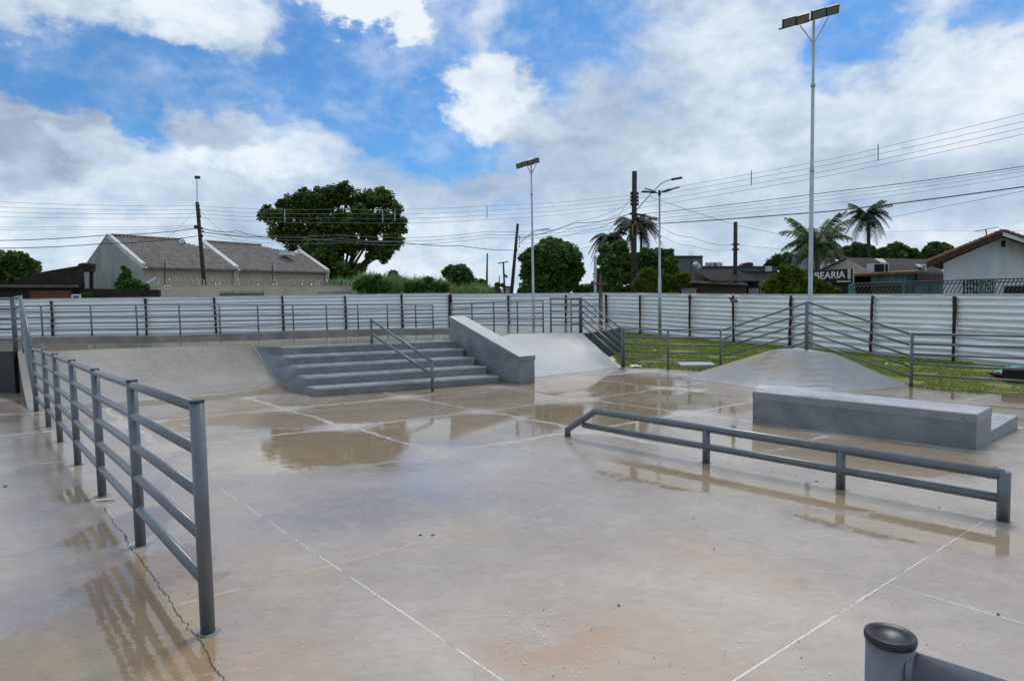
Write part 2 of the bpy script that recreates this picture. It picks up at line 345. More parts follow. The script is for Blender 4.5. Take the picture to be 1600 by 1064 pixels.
# wet concrete: pools with a mirror skin, damp film, stains
PU, PV, PS = 1.83, 1.64, 2.55
GA = R(39.5)
def concrete(name, mode):
    m = bpy.data.materials.new(name); m.use_nodes = True; nt = m.node_tree; N = nt.nodes.new; L = nt.links.new
    b = nt.nodes['Principled BSDF']
    geo = N('ShaderNodeNewGeometry'); pos = geo.outputs['Position']
    def mm(op, a, bb=None, c=None, clamp=False):
        n = N('ShaderNodeMath'); n.operation = op; n.use_clamp = clamp
        for i, q in enumerate((a, bb, c)):
            if q is None: continue
            if isinstance(q, (int, float)): n.inputs[i].default_value = q
            else: L(q, n.inputs[i])
        return n.outputs[0]
    def smooth(x, a, bb, lo=0., hi=1.):
        n = N('ShaderNodeMapRange'); n.interpolation_type = 'SMOOTHSTEP'
        L(x, n.inputs[0]); n.inputs[1].default_value = a; n.inputs[2].default_value = bb; n.inputs[3].default_value = lo; n.inputs[4].default_value = hi
        return n.outputs[0]
    def noise(sc, det=5, ro=.55, off=(0, 0, 0), st=(1, 1, 1), dist=0., col=False, rot=0.):
        mp = N('ShaderNodeMapping'); L(pos, mp.inputs[0]); mp.inputs['Location'].default_value = off; mp.inputs['Scale'].default_value = st
        mp.inputs['Rotation'].default_value = (0, 0, rot)
        n = N('ShaderNodeTexNoise'); n.inputs['Scale'].default_value = sc; n.inputs['Detail'].default_value = det; n.inputs['Roughness'].default_value = ro
        n.inputs['Distortion'].default_value = dist; L(mp.outputs[0], n.inputs[0]); return n.outputs[1 if col else 0]
    def mixc(f, a, bb, t='MIX'):
        n = N('ShaderNodeMix'); n.data_type = 'RGBA'; n.blend_type = t
        for i, q in ((0, f), (6, a), (7, bb)):
            if isinstance(q, (int, float)): n.inputs[i].default_value = q
            elif isinstance(q, tuple): n.inputs[i].default_value = (*q, 1)
            else: L(q, n.inputs[i])
        return n.outputs[2]
    sep = N('ShaderNodeSeparateXYZ')
    wv = noise(1.3, 5, .6, (3, 3, 0), (1, 1, 0), col=True)
    vm = N('ShaderNodeVectorMath'); vm.operation = 'MULTIPLY_ADD'; L(wv, vm.inputs[0]); vm.inputs[1].default_value = (.9, .9, 0)
    vs = N('ShaderNodeVectorMath'); vs.operation = 'SUBTRACT'; L(pos, vs.inputs[0]); vs.inputs[1].default_value = (.45, .45, 0)
    L(vs.outputs[0], vm.inputs[2]); L(vm.outputs[0], sep.inputs[0]); X, Y, Z = sep.outputs
    def ell(cx, cy, rx, ry, rot=0., soft=.35):
        c, s = math.cos(rot), math.sin(rot)
        dx = mm('SUBTRACT', X, cx); dy = mm('SUBTRACT', Y, cy)
        u = mm('DIVIDE', mm('ADD', mm('MULTIPLY', dx, c), mm('MULTIPLY', dy, s)), rx)
        v = mm('DIVIDE', mm('SUBTRACT', mm('MULTIPLY', dy, c), mm('MULTIPLY', dx, s)), ry)
        return smooth(mm('SQRT', mm('ADD', mm('MULTIPLY', u, u), mm('MULTIPLY', v, v))), 1 + soft, 1 - soft)
    def mx(lst):
        acc = lst[0]
        for q in lst[1:]: acc = mm('MAXIMUM', acc, q)
        return acc
    big = noise(.55, 5, .55, (1, 2, 0)); med = noise(2.3, 6, .6, (4, 0, 0), dist=.3); fine = noise(14, 7, .6)
    grit = noise(160, 4, .6)
    if mode == 'floor':
        col = mixc(smooth(big, .35, .65), (.41, .335, .275), (.50, .43, .365))
        col = mixc(smooth(med, .35, .7, 0, .55), col, (.365, .302, .258))
        tan = mx([ell(*q) for q in [(-.7, 4.9, 1.0, .26, GA, .7), (-1.7, 4.35, .6, .25, R(-49), .7), (1.5, 4.3, .7, .3, R(-49), .8), (-1.95, 3.0, .5, 1.7, R(18), .5), (.6, 3.2, .8, .5, 0, .9), (-1.3, 2.6, .5, .6, 0, .9)]])
        tan = mm('MULTIPLY', tan, smooth(med, .3, .62, .35, 1.)); col = mixc(mm('MULTIPLY', tan, .6), col, (.46, .34, .22))
        rus = mx([ell(*q) for q in [(-1.45, 2.75, .35, .45, 0, .9), (-1.9, 2.6, .3, .3, 0, .9), (.25, 3.35, .35, .2, .4, .9)]])
        rus = mm('MULTIPLY', rus, smooth(fine, .35, .6, .25, 1.)); col = mixc(mm('MULTIPLY', rus, .62), col, (.46, .25, .13))
        blu = mx([ell(*q) for q in [(-1.35, 5.7, 1.3, .55, .6, .8), (-.4, 5.9, .7, .5, 0, .9), (-2.9, 3.7, .9, .4, 0, .9)]])
        col = mixc(mm('MULTIPLY', blu, .55), col, (.235, .21, .225))
    elif mode == 'deck':
        col = mixc(smooth(big, .35, .65), (.42, .40, .37), (.54, .52, .49))
    elif mode == 'bank':
        col = mixc(smooth(big, .35, .65), (.25, .225, .185), (.32, .295, .255))
        col = mixc(smooth(med, .4, .75, 0, .6), col, (.33, .31, .28))
        spl = mx([ell(-7.7, 14.3, .35, .8, .3, .6)])
        col = mixc(mm('MULTIPLY', mm('MULTIPLY', spl, smooth(fine, .5, .7)), .3), col, (.55, .52, .45))
    else:
        col = mixc(smooth(big, .3, .7), (.36, .36, .35), (.46, .46, .455))
        st = mx([ell(5.75, 15.6, .16, 1.5, R(40), .8)])
        col = mixc(mm('MULTIPLY', st, .6), col, (.42, .31, .20))
        col = mixc(smooth(med, .5, .75, 0, .4), col, (.30, .31, .35))
    sw = noise(3.2, 8, .7, (6, 2, 0), (1, 3.2, 1), dist=1.8, rot=.5)
    col = mixc(smooth(sw, .42, .60, 0, .22 if mode == 'floor' else .06), col, (.27, .205, .165) if mode != 'pyramid' else (.33, .33, .34))
    col = mixc(smooth(noise(5.5, 9, .7, (8, 8, 0), dist=.8), .54, .66, 0, .30), col, (.53, .48, .42))
    col = mixc(smooth(fine, .3, .7, 0, .16), col, (.5, .47, .43))
    col = mixc(smooth(grit, .62, .75, 0, .25), col, (.08, .07, .06))
    # joints keep dry a little proud of the pools
    sp = N('ShaderNodeSeparateXYZ'); L(pos, sp.inputs[0])
    c, s = math.cos(GA), math.sin(GA)
    wob = mm('MULTIPLY', mm('SUBTRACT', noise(1.1, 4, .6, (9, 1, 0)), .5), .42)
    u = mm('ADD', mm('ADD', mm('MULTIPLY', sp.outputs[0], c), mm('MULTIPLY', sp.outputs[1], s)), wob)
    v = mm('ADD', mm('SUBTRACT', mm('MULTIPLY', sp.outputs[1], c), mm('MULTIPLY', sp.outputs[0], s)), wob)
    fu = mm('ABSOLUTE', mm('SUBTRACT', mm('FRACT', mm('ADD', mm('DIVIDE', mm('SUBTRACT', u, PU), PS), 100.5)), .5))
    fv = mm('ABSOLUTE', mm('SUBTRACT', mm('FRACT', mm('ADD', mm('DIVIDE', mm('SUBTRACT', v, PV), PS), 100.5)), .5))
    jd = mm('MINIMUM', fu, fv); jc = mm('ADD', fu, fv)
    if mode == 'floor':
        ydist = sp.outputs[1]
        wet = mm('ADD', mm('MULTIPLY', mm('SUBTRACT', noise(.8, 6, .6, (12, 5, 0), dist=.4), .5), 2.4), smooth(ydist, 4.2, 9.0, -.55, .12))
        pools = mx([ell(*q) for q in [(-1.95, 3.0, .55, 1.75, R(18), .3), (-3.15, 5.2, .35, .5, 0, .4), (-3.9, 6.4, .45, .35, 0, .4),
                                      (-2.2, 8.7, 1.6, 1.2, .4, .85), (-2.4, 11.9, 2.6, 1.3, .3, .7), (2.3, 6.5, .5, 1.6, R(58), .3), (3.1, 5.0, .35, .9, R(60), .3),
                                      (1.6, 14.3, 4.5, 3.1, 0, .3), (3.9, 8.2, 1.5, 1.0, R(-45), .3), (.1, 10.8, 2.2, 1.6, 0, .3), (9, 12, 3.5, 2.4, 0, .3)]])
        wet = mm('ADD', wet, mm('MULTIPLY', pools, smooth(ydist, 5.5, 8.5, 1.75, 1.2)))
        dryw = mx([ell(*q) for q in [(.6, 3.5, 1.4, .9, .2, .5)]])
        wet = mm('SUBTRACT', wet, mm('MULTIPLY', dryw, .9))
        ridge = mm('MULTIPLY', mm('MULTIPLY', smooth(noise(4, 6, .6, (1, 1, 5)), .40, .5, .7, 1.), smooth(jc, .36, .05), smooth(jd, .12, .0)))
        ridge = mm('MAXIMUM', ridge, mm('MULTIPLY', smooth(jd, .028, .0), .55))
        ridge = mm('MULTIPLY', ridge, smooth(ydist, 6.5, 9.))
        wet = mm('SUBTRACT', wet, mm('MULTIPLY', ridge, 3.2))
        wet = mm('ADD', wet, mm('MULTIPLY', mm('SUBTRACT', noise(4, 8, .66, (2, 7, 0), dist=.6), .5), 2.0)); pool = smooth(wet, .26, .42); film = smooth(wet, -1.5, .3)
    elif mode == 'deck':
        wet = mm('ADD', mm('MULTIPLY', mm('SUBTRACT', noise(.5, 5, .6), .5), 1.5), .55)
        pool = smooth(wet, .25, .45); film = smooth(wet, -.8, .3)
    elif mode == 'bank':
        sp2 = sp.outputs[2]
        wet = mm('ADD', mm('MULTIPLY', mm('SUBTRACT', noise(1.1, 5, .6), .5), .6), smooth(sp2, -.05, -.28, -.8, .9))
        pool = smooth(wet, .3, .6); film = smooth(wet, -1.4, .3)
    else:
        wet = mm('MULTIPLY', mm('SUBTRACT', noise(1.1, 5, .6), .5), .6)
        pool = mm('MULTIPLY', smooth(wet, .3, .6), .0); film = mm('MULTIPLY', smooth(wet, -.3, .3), .45)
    dk = mixc(film, (1., 1., 1.), (.86, .845, .82))
    col = mixc(1.0, col, dk, 'MULTIPLY')
    col = mixc(mm('MULTIPLY', pool, .6), col, mixc(1.0, col, (.80, .70, .46), 'MULTIPLY'))
    if mode == 'floor': col = mixc(mm('MULTIPLY', ridge, .9), col, (.58, .53, .46))
    L(col, b.inputs['Base Color'])
    ro = mm('ADD', mm('MULTIPLY', film, -.38), .52)
    ro = mm('ADD', ro, mm('MULTIPLY', mm('SUBTRACT', med, .5), .25))
    inv = mm('SUBTRACT', 1.0, pool)
    ro = mm('ADD', mm('MULTIPLY', ro, inv), mm('MULTIPLY', pool, .025), clamp=True)
    L(ro, b.inputs['Roughness'])
    b.inputs['IOR'].default_value = 1.45
    hb = mm('ADD', mm('MULTIPLY', fine, .5), mm('MULTIPLY', grit, .35))
    bp = N('ShaderNodeBump'); bp.inputs['Distance'].default_value = .006; L(hb, bp.inputs['Height'])
    L(mm('MULTIPLY', mm('SUBTRACT', 1.0, mm('MULTIPLY', film, .7)), mm('MULTIPLY', inv, .5)), bp.inputs['Strength'])
    rip = noise(9, 3, .5, st=(1, 1, 1)); rip2 = noise(38, 2, .5)
    b2 = N('ShaderNodeBump'); b2.inputs['Distance'].default_value = .004; L(mm('ADD', rip, mm('MULTIPLY', rip2, .2)), b2.inputs['Height'])
    L(mm('MULTIPLY', mm('MAXIMUM', pool, film), .22), b2.inputs['Strength']); L(bp.outputs[0], b2.inputs['Normal'])
    L(b2.outputs[0], b.inputs['Normal'])
    return m
m_floor = concrete('wet_concrete_floor', 'floor'); m_deck = concrete('wet_concrete_deck', 'deck')
m_bank = concrete('concrete_bank', 'bank'); m_pyr = concrete('pale_concrete', 'pyramid')

# ------------------------------------------------------------------ ground and floor
def zg(x, y):
    t = max(0., min(1., (y - 45) / 150)); return zf(x, y) * (1 - t) - .45 * t - .14
g = MB(); xs = [-1500, -500, -200, -90, -50, -35, -25, -18, -12, -6, 0, 6, 12, 18, 25, 35, 50, 90, 200, 500, 1500]
ys = [-300, -60, -20, -4, 0, 4, 8, 11, 14, 18, 24, 30, 36, 42, 50, 60, 75, 95, 120, 160, 220, 400, 900, 2500]
for yy in ys:
    for xx in xs: g.v.append((xx, yy, zg(xx, yy)))
nx = len(xs)
for j in range(len(ys) - 1):
    for i in range(nx - 1): g.f.append((j * nx + i, j * nx + i + 1, (j + 1) * nx + i + 1, (j + 1) * nx + i))
m_ground = mat('earth_and_grass', (.07, .06, .035), (.11, .13, .05), .3, .95, 0, .4, 8)
g.build('ground', m_ground, kind='structure')

def uv(p): return (p[0] * math.cos(GA) + p[1] * math.sin(GA) - PU) / PS, (-p[0] * math.sin(GA) + p[1] * math.cos(GA) - PV) / PS
def xy(u, v):
    a, b = u * PS + PU, v * PS + PV
    return a * math.cos(GA) - b * math.sin(GA), a * math.sin(GA) + b * math.cos(GA)
UC = -.39
pb = MB(); S = 8
for j in range(S * 3 + 1):
    for i in range(S * 3 + 1):
        x_, y_ = -26 + 44 * i / (S * 3), -6 + 30 * j / (S * 3)
        pb.v.append((x_, y_, zf(x_, y_) - .0014))
n_ = S * 3 + 1
for j in range(n_ - 1):
    for i in range(n_ - 1): pb.f.append((j * n_ + i, j * n_ + i + 1, (j + 1) * n_ + i + 1, (j + 1) * n_ + i))
slab_base = pb.build('pavement', m_filler, kind='structure')
def panel(u0, u1, v0, v1, gap=.0026):
    yc = xy((u0 + u1) / 2, (v0 + v1) / 2)[1]; gap *= max(.25, min(1, 1.25 - yc / 9))
    ga = 0 if abs(u0 - UC) < 1e-6 else gap; gb = 0 if abs(u1 - UC) < 1e-6 else gap
    u0 += ga; u1 -= gb; v0 += gap; v1 -= gap; K = 3; p = MB()
    dz = rnd.uniform(-.0004, .0004)
    for j in range(K + 1):
        for i in range(K + 1):
            X_, Y_ = xy(u0 + (u1 - u0) * i / K, v0 + (v1 - v0) * j / K); p.v.append((X_, Y_, zf(X_, Y_) + dz))
    for j in range(K):
        for i in range(K): q = j * (K + 1) + i; p.f.append((q, q + 1, q + K + 2, q + K + 1))
    cs = [(0, 1, 0), ]
    c = [p.v[0], p.v[K], p.v[-1], p.v[K * (K + 1)]]
    for a in range(4):
        A0, A1 = c[a], c[(a + 1) % 4]
        p.add([A0, (A0[0], A0[1], A0[2] - .01), (A1[0], A1[1], A1[2] - .01), A1], [(0, 1, 2, 3)])
    return p
def keep(u0, u1, v0, v1):
    cs = [xy(u, v) for u in (u0, u1) for v in (v0, v1)]
    inr = any(-20 < a < 13 and -3 < b < 22.5 for a, b in cs)
    hid = all(-(a) * .0 + b > 20.2 for a, b in cs)
    hid2 = all((a > 0 and (a - 3.4) * .78 + (b - 19.6) * .62 > 1.2) for a, b in cs)
    hid3 = all(a < -1 and b > 16.2 for a, b in cs)
    return inr and not hid and not hid2 and not hid3
for ui in range(-1, 9):
    for vi in range(-6, 9):
        u0 = UC if ui == -1 else ui; u1 = ui + 1
        if keep(u0, u1, vi, vi + 1): panel(u0, u1, vi, vi + 1).build('concrete_panel', m_floor, slab_base)
for ui in range(0, 8):
    for vi in range(-5, 9):
        u1 = UC - ui * 1.0; u0 = u1 - 1.0; v0 = vi + .64
        if keep(u0, u1, v0, v0 + 1): panel(u0, u1, v0, v0 + 1, .0012).build('concrete_panel', m_floor, slab_base)
# jagged crack along the walkway edge
ck = MB(); pts = []
k = -1.2
while k < 2.0:
    j_ = (mnoise.noise(Vector((k * 7, 0, 0))) * .014 + mnoise.noise(Vector((k * 45, 5, 0))) * .008 + mnoise.noise(Vector((k * 160, 2, 0))) * .003)
    pts.append((UC + j_, k)); k += .005
for i in range(len(pts) - 1):
    w = .0006 + .0013 * abs(mnoise.noise(Vector((i * .4, 3, 1))))
    if (1.58 < pts[i][1] < 1.62): w *= 3
    q = []
    for (uu, vv), sg in ((pts[i], -1), (pts[i], 1), (pts[i + 1], 1), (pts[i + 1], -1)):
        X_, Y_ = xy(uu + sg * w, vv); q.append((X_, Y_, zf(X_, Y_) + .003))
    ck.poly(q)
ck.build('crack', m_crack, slab_base)

# lawn
zl = lambda x, y: zf(x, y) + .02
bound = [F(943.5, 543.8), F(972, 571.5), F(1044, 576.5), F(1075, 578.5), F(1100, 580.5), Vector((5.6, 17.6, 0)), Vector((6.6, 16.2, 0)), Vector((7.7, 15.6, 0)), F(1423, 604), F(1487, 610.5), F(1549, 614.7), F(1610, 617.4), F(1700, 622)]
fence_R = [F(948, 518), F(1003, 525), F(1081, 532), F(1148, 538), F(1237, 545), F(1363, 556), F(1495, 569), F(1640, 581), F(1820, 597)]
fR0, fR1 = Vector((5.6, 38.8, 0)), F(1600, 577)
lawn_poly = [(p.x, p.y) for p in bound] + [(17.5, 9), (22, 12), (22, 36), (7, 41), (1.5, 40), (1.5, 27)]
def inside(x, y, P):
    c = False; n = len(P)
    for i in range(n):
        x1, y1 = P[i]; x2, y2 = P[(i + 1) % n]
        if (y1 > y) != (y2 > y) and x < (x2 - x1) * (y - y1) / (y2 - y1) + x1: c = not c
    return c
lw = MB()
lw.poly([(x_, y_, zl(x_, y_)) for x_, y_ in lawn_poly])
lw.f = [tuple(range(len(lawn_poly)))]
b_ = MB(); b_.v = list(lw.v) + [(x_, y_, z_ - .06) for x_, y_, z_ in lw.v]; n_ = len(lw.v)
b_.f = [tuple(range(n_))] + [(i, i + n_, (i + 1) % n_ + n_, (i + 1) % n_) for i in range(n_)]
m_lawn = mat('lawn_soil', (.10, .14, .03), (.20, .19, .06), 1.1, .95, 0, .5, 30)
lawn = b_.build('lawn', m_lawn, kind='structure')
def grass_blades():
    P = np.array(lawn_poly); lo = P.min(0); hi = P.max(0); pts = []
    n = 0
    while n < 140000:
        q = nr.uniform(lo, hi, (20000, 2))
        dens = np.clip(16. / q[:, 1], .12, 1.) ** 1.6
        q = q[nr.random(len(q)) < dens]
        ok = []
        for a in q:
            if inside(a[0], a[1], lawn_poly): ok.append(a)
        pts.append(np.array(ok)); n += len(ok)
    p = np.concatenate(pts)[:140000]; n = len(p)
    bare = np.array([mnoise.noise(Vector((a[0] * .7, a[1] * .7, 2))) for a in p])
    keepm = bare > -.28 + nr.random(n) * .1 - .05; p = p[keepm]; n = len(p)
    z = np.array([zl(a[0], a[1]) for a in p])
    h = nr.uniform(.012, .038, n) * (1 + p[:, 1] / 30); w = nr.uniform(.006, .012, n) * (1 + p[:, 1] / 10)
    a = nr.uniform(0, 2 * np.pi, n); dx, dy = np.cos(a) * w, np.sin(a) * w
    lx, ly = nr.normal(0, .025, n), nr.normal(0, .025, n)
    V = np.zeros((n, 3, 3)); V[:, 0] = np.c_[p[:, 0] - dx, p[:, 1] - dy, z - .005]; V[:, 1] = np.c_[p[:, 0] + dx, p[:, 1] + dy, z - .005]
    V[:, 2] = np.c_[p[:, 0] + lx, p[:, 1] + ly, z + h]
    return V
def tri_mesh(name, V, material, parent=None, org=None, **kw):
    n, k = V.shape[0], V.shape[1]
    o0 = np.array(org if org is not None else (ORG.get(parent.name, (0, 0, 0)) if parent is not None else (0, 0, 0)), float)
    me = bpy.data.meshes.new(name); me.vertices.add(n * k); me.vertices.foreach_set('co', (V - o0).reshape(-1).astype(np.float32))
    me.loops.add(n * k); me.polygons.add(n)
    me.loops.foreach_set('vertex_index', np.arange(n * k, dtype=np.int32))
    me.polygons.foreach_set('loop_start', np.arange(0, n * k, k, dtype=np.int32))
    me.update(calc_edges=True); me.materials.append(material)
    o = bpy.data.objects.new(name, me); COL.objects.link(o)
    if parent is not None: o.parent = parent
    else: o.location = o0
    return tag(o, **kw)
tri_mesh('grass', grass_blades(), lf_grass, kind='stuff', label='short green and yellowish turf between floor and metal fence')
# pale slab let into the turf
sl = MB(); q = [F(1058, 571), F(1110, 570), F(1118, 575), F(1064, 576)]
sl.hexa([(p.x, p.y, p.z + .0) for p in q], [(p.x, p.y, p.z + .10) for p in q])
sl.build('concrete_patch', m_pyr, cat='slab', label='small pale concrete slab lying in the turf behind the low rail')

# ------------------------------------------------------------------ raised deck, bank, curb
DL = F(27, 548, zd); DLx = F(45, 643)
e_wall = F(27, 620); e_left = Vector((-24, 14.6, 0))
deck_front = [Vector((-24, DL.y + .6, 0)), DL, F(93, 549, zd), F(183, 545, zd), F(350, 540.5, zd), F(395, 541, zd)]
sTL, sTR = F(439, 542, zd), F(707, 532, zd)
platF = [F(800, 522, zd), F(861, 520.5, zd), F(910, 521, zd)]
platB = F(943.5, 516.7, zd)
cb = [F(-90, 541, zd), F(56, 538.5, zd), F(225, 536.5, zd), F(400, 532, zd), F(520, 527.5, zd), F(600, 524.5, zd), F(712, 523, zd)]
cbt = [F(-90, 527.5, zd), F(56, 526.5, zd), F(225, 525.5, zd), F(400, 520, zd), F(520, 516.5, zd), F(600, 513.8, zd), F(712, 513.5, zd)]
back = [Vector((3.6, 27, 0)), Vector((-1.6, 27, 0))] + list(reversed(cb))
hubL = Vector((-1.62, 17.6, 0))
outline = deck_front + [sTL, sTR, Vector((-1.2, 17.75, 0)), Vector((-.5, 19.6, 0))] + platF + [platB, Vector((4.1, 24.5, 0))] + back
dk = MB(); n_ = len(outline)
dk.v = [(p.x, p.y, zd(p.x, p.y)) for p in outline] + [(p.x, p.y, zf(p.x, p.y) - .1) for p in outline]
dk.f = [tuple(range(n_))] + [(i, i + n_, (i + 1) % n_ + n_, (i + 1) % n_) for i in range(n_)]
deck = dk.build('raised_platform', m_deck, kind='structure')
# dark painted retaining wall (left) and platform end wall (right)
def wallstrip(name, pts, z0f, z1f, off, material, parent, **kw):
    w = MB()
    for a, b in zip(pts[:-1], pts[1:]):
        a, b = Vector(a), Vector(b); d = (b - a).normalized(); nrm = Vector((d.y, -d.x, 0)) * off
        w.hexa([(a.x, a.y, z0f(a.x, a.y)), (a.x + nrm.x, a.y + nrm.y, z0f(a.x, a.y)), (b.x + nrm.x, b.y + nrm.y, z0f(b.x, b.y)), (b.x, b.y, z0f(b.x, b.y))][::-1],
               [(a.x, a.y, z1f(a.x, a.y)), (a.x + nrm.x, a.y + nrm.y, z1f(a.x, a.y)), (b.x + nrm.x, b.y + nrm.y, z1f(b.x, b.y)), (b.x, b.y, z1f(b.x, b.y))][::-1])
    return w.build(name, material, parent, **kw)
zlow = lambda x, y: zf(x, y) - .05
wallstrip('retaining_wall', [(-24, DL.y + .55, 0), (DL.x, DL.y, 0)], zlow, lambda x, y: zd(x, y) - .004, .12, m_darkwall, None, kind='structure')
wallstrip('retaining_wall', [(platF[2].x, platF[2].y, 0), (platB.x, platB.y, 0), (4.1, 24.5, 0)], zlow, lambda x, y: zd(x, y) - .004, .04, m_darkwall, None, kind='structure')
# concave bank between the deck edge and the floor
bot = [DLx, F(120, 640), F(250, 632), F(360, 622), F(465, 613.5)]
top = [DL, F(93, 549, zd), F(183, 545, zd), F(350, 540.5, zd), F(395, 541, zd)]
bk = MB(); NU, NV = 24, 10
def lerp_poly(P, t):
    t = t * (len(P) - 1); i = min(int(t), len(P) - 2); return P[i].lerp(P[i + 1], t - i)
for i in range(NU + 1):
    a, b = lerp_poly(bot, i / NU), lerp_poly(top, i / NU)
    for j in range(NV + 1):
        t = j / NV; x_ = a.x + (b.x - a.x) * t; y_ = a.y + (b.y - a.y) * t
        z0_ = zf(x_, y_) + .002
        bk.v.append((x_, y_, z0_ + (zd(b.x, b.y) + .004 - zf(b.x, b.y)) * t ** 1.75))
for i in range(NU):
    for j in range(NV):
        q = i * (NV + 1) + j; bk.f.append((q, q + NV + 1, q + NV + 2, q + 1))
ob = bk.build('bank', m_bank, smooth=True, kind='structure')
# side cheek of the bank, facing the walkway
ckk = MB(); st = []
for j in range(NV + 1): st.append(bk.v[j])
lowr = [(x_, y_, zf(x_, y_) - .02) for x_, y_, z_ in st]
b0 = len(st)
ckk.v = st + lowr; ckk.f = [(j, j + 1, b0 + j + 1, b0 + j) for j in range(NV)]
m_cheek = mat('brown_cheek', (.10, .08, .065), (.16, .135, .115), 1.5, .5, 0, .2, 20)
ckk.build('bank_cheek', m_cheek, ob)
# curb upstand along the back of the deck
curb = MB(); n_ = len(cb)
def curb_h(p): return .17
for a, b in zip(cbt[:-1], cbt[1:]):
    d = (b - a).normalized(); nn = Vector((-d.y, d.x, 0)) * .3
    B = [a, b, b + nn, a + nn]
    curb.hexa([(p.x, p.y, zf(p.x, p.y) - .02) for p in B], [(p.x, p.y, zd(p.x, p.y)) for p in B])
m_curb = mat('curb_concrete', (.11, .108, .10), (.24, .23, .215), 1.8, .6, 0, .3, 20)
curb.build('kerb', m_curb, kind='structure')
# right-hand bank up to the platform
A0, A1, A2 = F(845, 589), F(906, 582), F(972, 573.5)
rb = MB(); NU2, NV2 = 14, 8
botR = [Vector((-.1, 16.6, 0)), A0, A1, A2]; topR = [Vector((-.9, 19.4, 0)), platF[0], platF[1], platF[2]]
for i in range(NU2 + 1):
    a, b = lerp_poly(botR, i / NU2), lerp_poly(topR, i / NU2)
    for j in range(NV2 + 1):
        t = j / NV2; x_ = a.x + (b.x - a.x) * t; y_ = a.y + (b.y - a.y) * t
        rb.v.append((x_, y_, zf(x_, y_) + .004 + DECK * t ** 1.12))
for i in range(NU2):
    for j in range(NV2):
        q = i * (NV2 + 1) + j; rb.f.append((q, q + NV2 + 1, q + NV2 + 2, q + 1))
e0 = NU2 * (NV2 + 1)
for j in range(NV2):
    a, b = rb.v[e0 + j], rb.v[e0 + j + 1]
    rb.add([a, b, (b[0], b[1], zf(b[0], b[1]) - .02), (a[0], a[1], zf(a[0], a[1]) - .02)], [(0, 1, 2, 3)])
rb.build('bank', m_pyr, smooth=True, kind='structure')

# ------------------------------------------------------------------ grey stairs
sFL, sFR = F(493, 620.4), F(779, 599)
SL = Vector((sTL.x - sFL.x, sTL.y - sFL.y, 0)); SR = Vector((sTR.x - sFR.x, sTR.y - sFR.y, 0))
stairs = thing('stairs', 'grey painted concrete steps rising to the raised platform', 'stairs', (sFL.x, sFL.y, zf(sFL.x, sFL.y)))
for i in range(5):
    t0 = i / 4.0; t1 = (i + 1) / 4.0 if i < 4 else 1.08
    a, b = sFL + SL * t0, sFR + SR * t0; c, d = sFR + SR * t1, sFL + SL * t1
    if i == 4: a, b = a - SL.normalized() * .03, b - SR.normalized() * .03
    h = DECK * (i + 1) / 5 - (.0 if i < 4 else .003)
    Lp = lambda p: zf(p.x, p.y)
    hh = h + (.0 if i < 4 else .006)
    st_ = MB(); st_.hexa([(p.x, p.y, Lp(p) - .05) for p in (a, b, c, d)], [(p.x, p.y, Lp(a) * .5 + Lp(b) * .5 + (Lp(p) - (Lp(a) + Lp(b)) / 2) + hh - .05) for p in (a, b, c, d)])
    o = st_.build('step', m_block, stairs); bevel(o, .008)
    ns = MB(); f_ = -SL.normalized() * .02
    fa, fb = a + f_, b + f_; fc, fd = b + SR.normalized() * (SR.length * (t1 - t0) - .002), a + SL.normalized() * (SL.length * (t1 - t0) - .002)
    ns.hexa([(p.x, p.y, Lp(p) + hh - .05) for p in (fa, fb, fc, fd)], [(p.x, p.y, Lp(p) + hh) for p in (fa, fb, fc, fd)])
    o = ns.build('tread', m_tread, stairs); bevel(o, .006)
# grey side wall of the stairs, closing against the concave bank
tip = F(395, 541, zd); cw = MB()
cc = MB(); prof = [(493, 620.4), (479, 617.5), (465, 613.5)]
P0 = Vector((sFL.x, sFL.y, zf(sFL.x, sFL.y)))
wb = [P0, F(465, 613.5), tip]
wt = [(sFL.x, sFL.y, zf(sFL.x, sFL.y) + .186)]
side = MB(); prevt = None
poly_t = []
for i in range(5):
    a = sFL + SL * (i / 4.0); poly_t.append((a.x, a.y, zf(a.x, a.y) + DECK * i / 5 - .012)); poly_t.append((a.x, a.y, zf(a.x, a.y) + DECK * (i + 1) / 5 - .012))
poly_b = [(bk.v[NU * (NV + 1) + j]) for j in range(NV + 1)]
ring = poly_t + [(tip.x, tip.y, zd(tip.x, tip.y) + .002)] + list(reversed([(p[0] + .015, p[1] - .01, p[2]) for p in poly_b[:-1]]))
# fan between the two edges
ne = 40
def along(P, t):
    Ls = [0]; 
    for a, b in zip(P[:-1], P[1:]): Ls.append(Ls[-1] + (Vector(b) - Vector(a)).length)
    s_ = t * Ls[-1]
    for i in range(len(P) - 1):
        if s_ <= Ls[i + 1] + 1e-9:
            k_ = (s_ - Ls[i]) / max(1e-9, Ls[i + 1] - Ls[i]); return Vector(P[i]).lerp(Vector(P[i + 1]), k_)
    return Vector(P[-1])
low = [(sFL.x, sFL.y, zf(sFL.x, sFL.y) - .01)] + [(p[0] + .01, p[1] - .02, p[2] + .004) for p in poly_b]
hi = [Vector(p) + Vector((.006, -.006, 0)) for p in poly_t]
cum = [0.]
for a, b in zip(hi[:-1], hi[1:]): cum.append(cum[-1] + (Vector(b) - Vector(a)).length)
fr_s = sorted(set([round(c_ / cum[-1], 6) for c_ in cum] + [i / ne for i in range(ne + 1)]))
for f_ in fr_s:
    side.v.append(tuple(along(low, f_))); side.v.append(tuple(along(hi, f_)))
for i in range(len(fr_s) - 1): side.f.append((2 * i, 2 * i + 2, 2 * i + 3, 2 * i + 1))
tl = hi[-1]; side.add([low[-1], hi[-1], (tip.x, tip.y, zd(tip.x, tip.y) + .004)], [(0, 1, 2)])
side.build('side_wall', m_block, stairs)
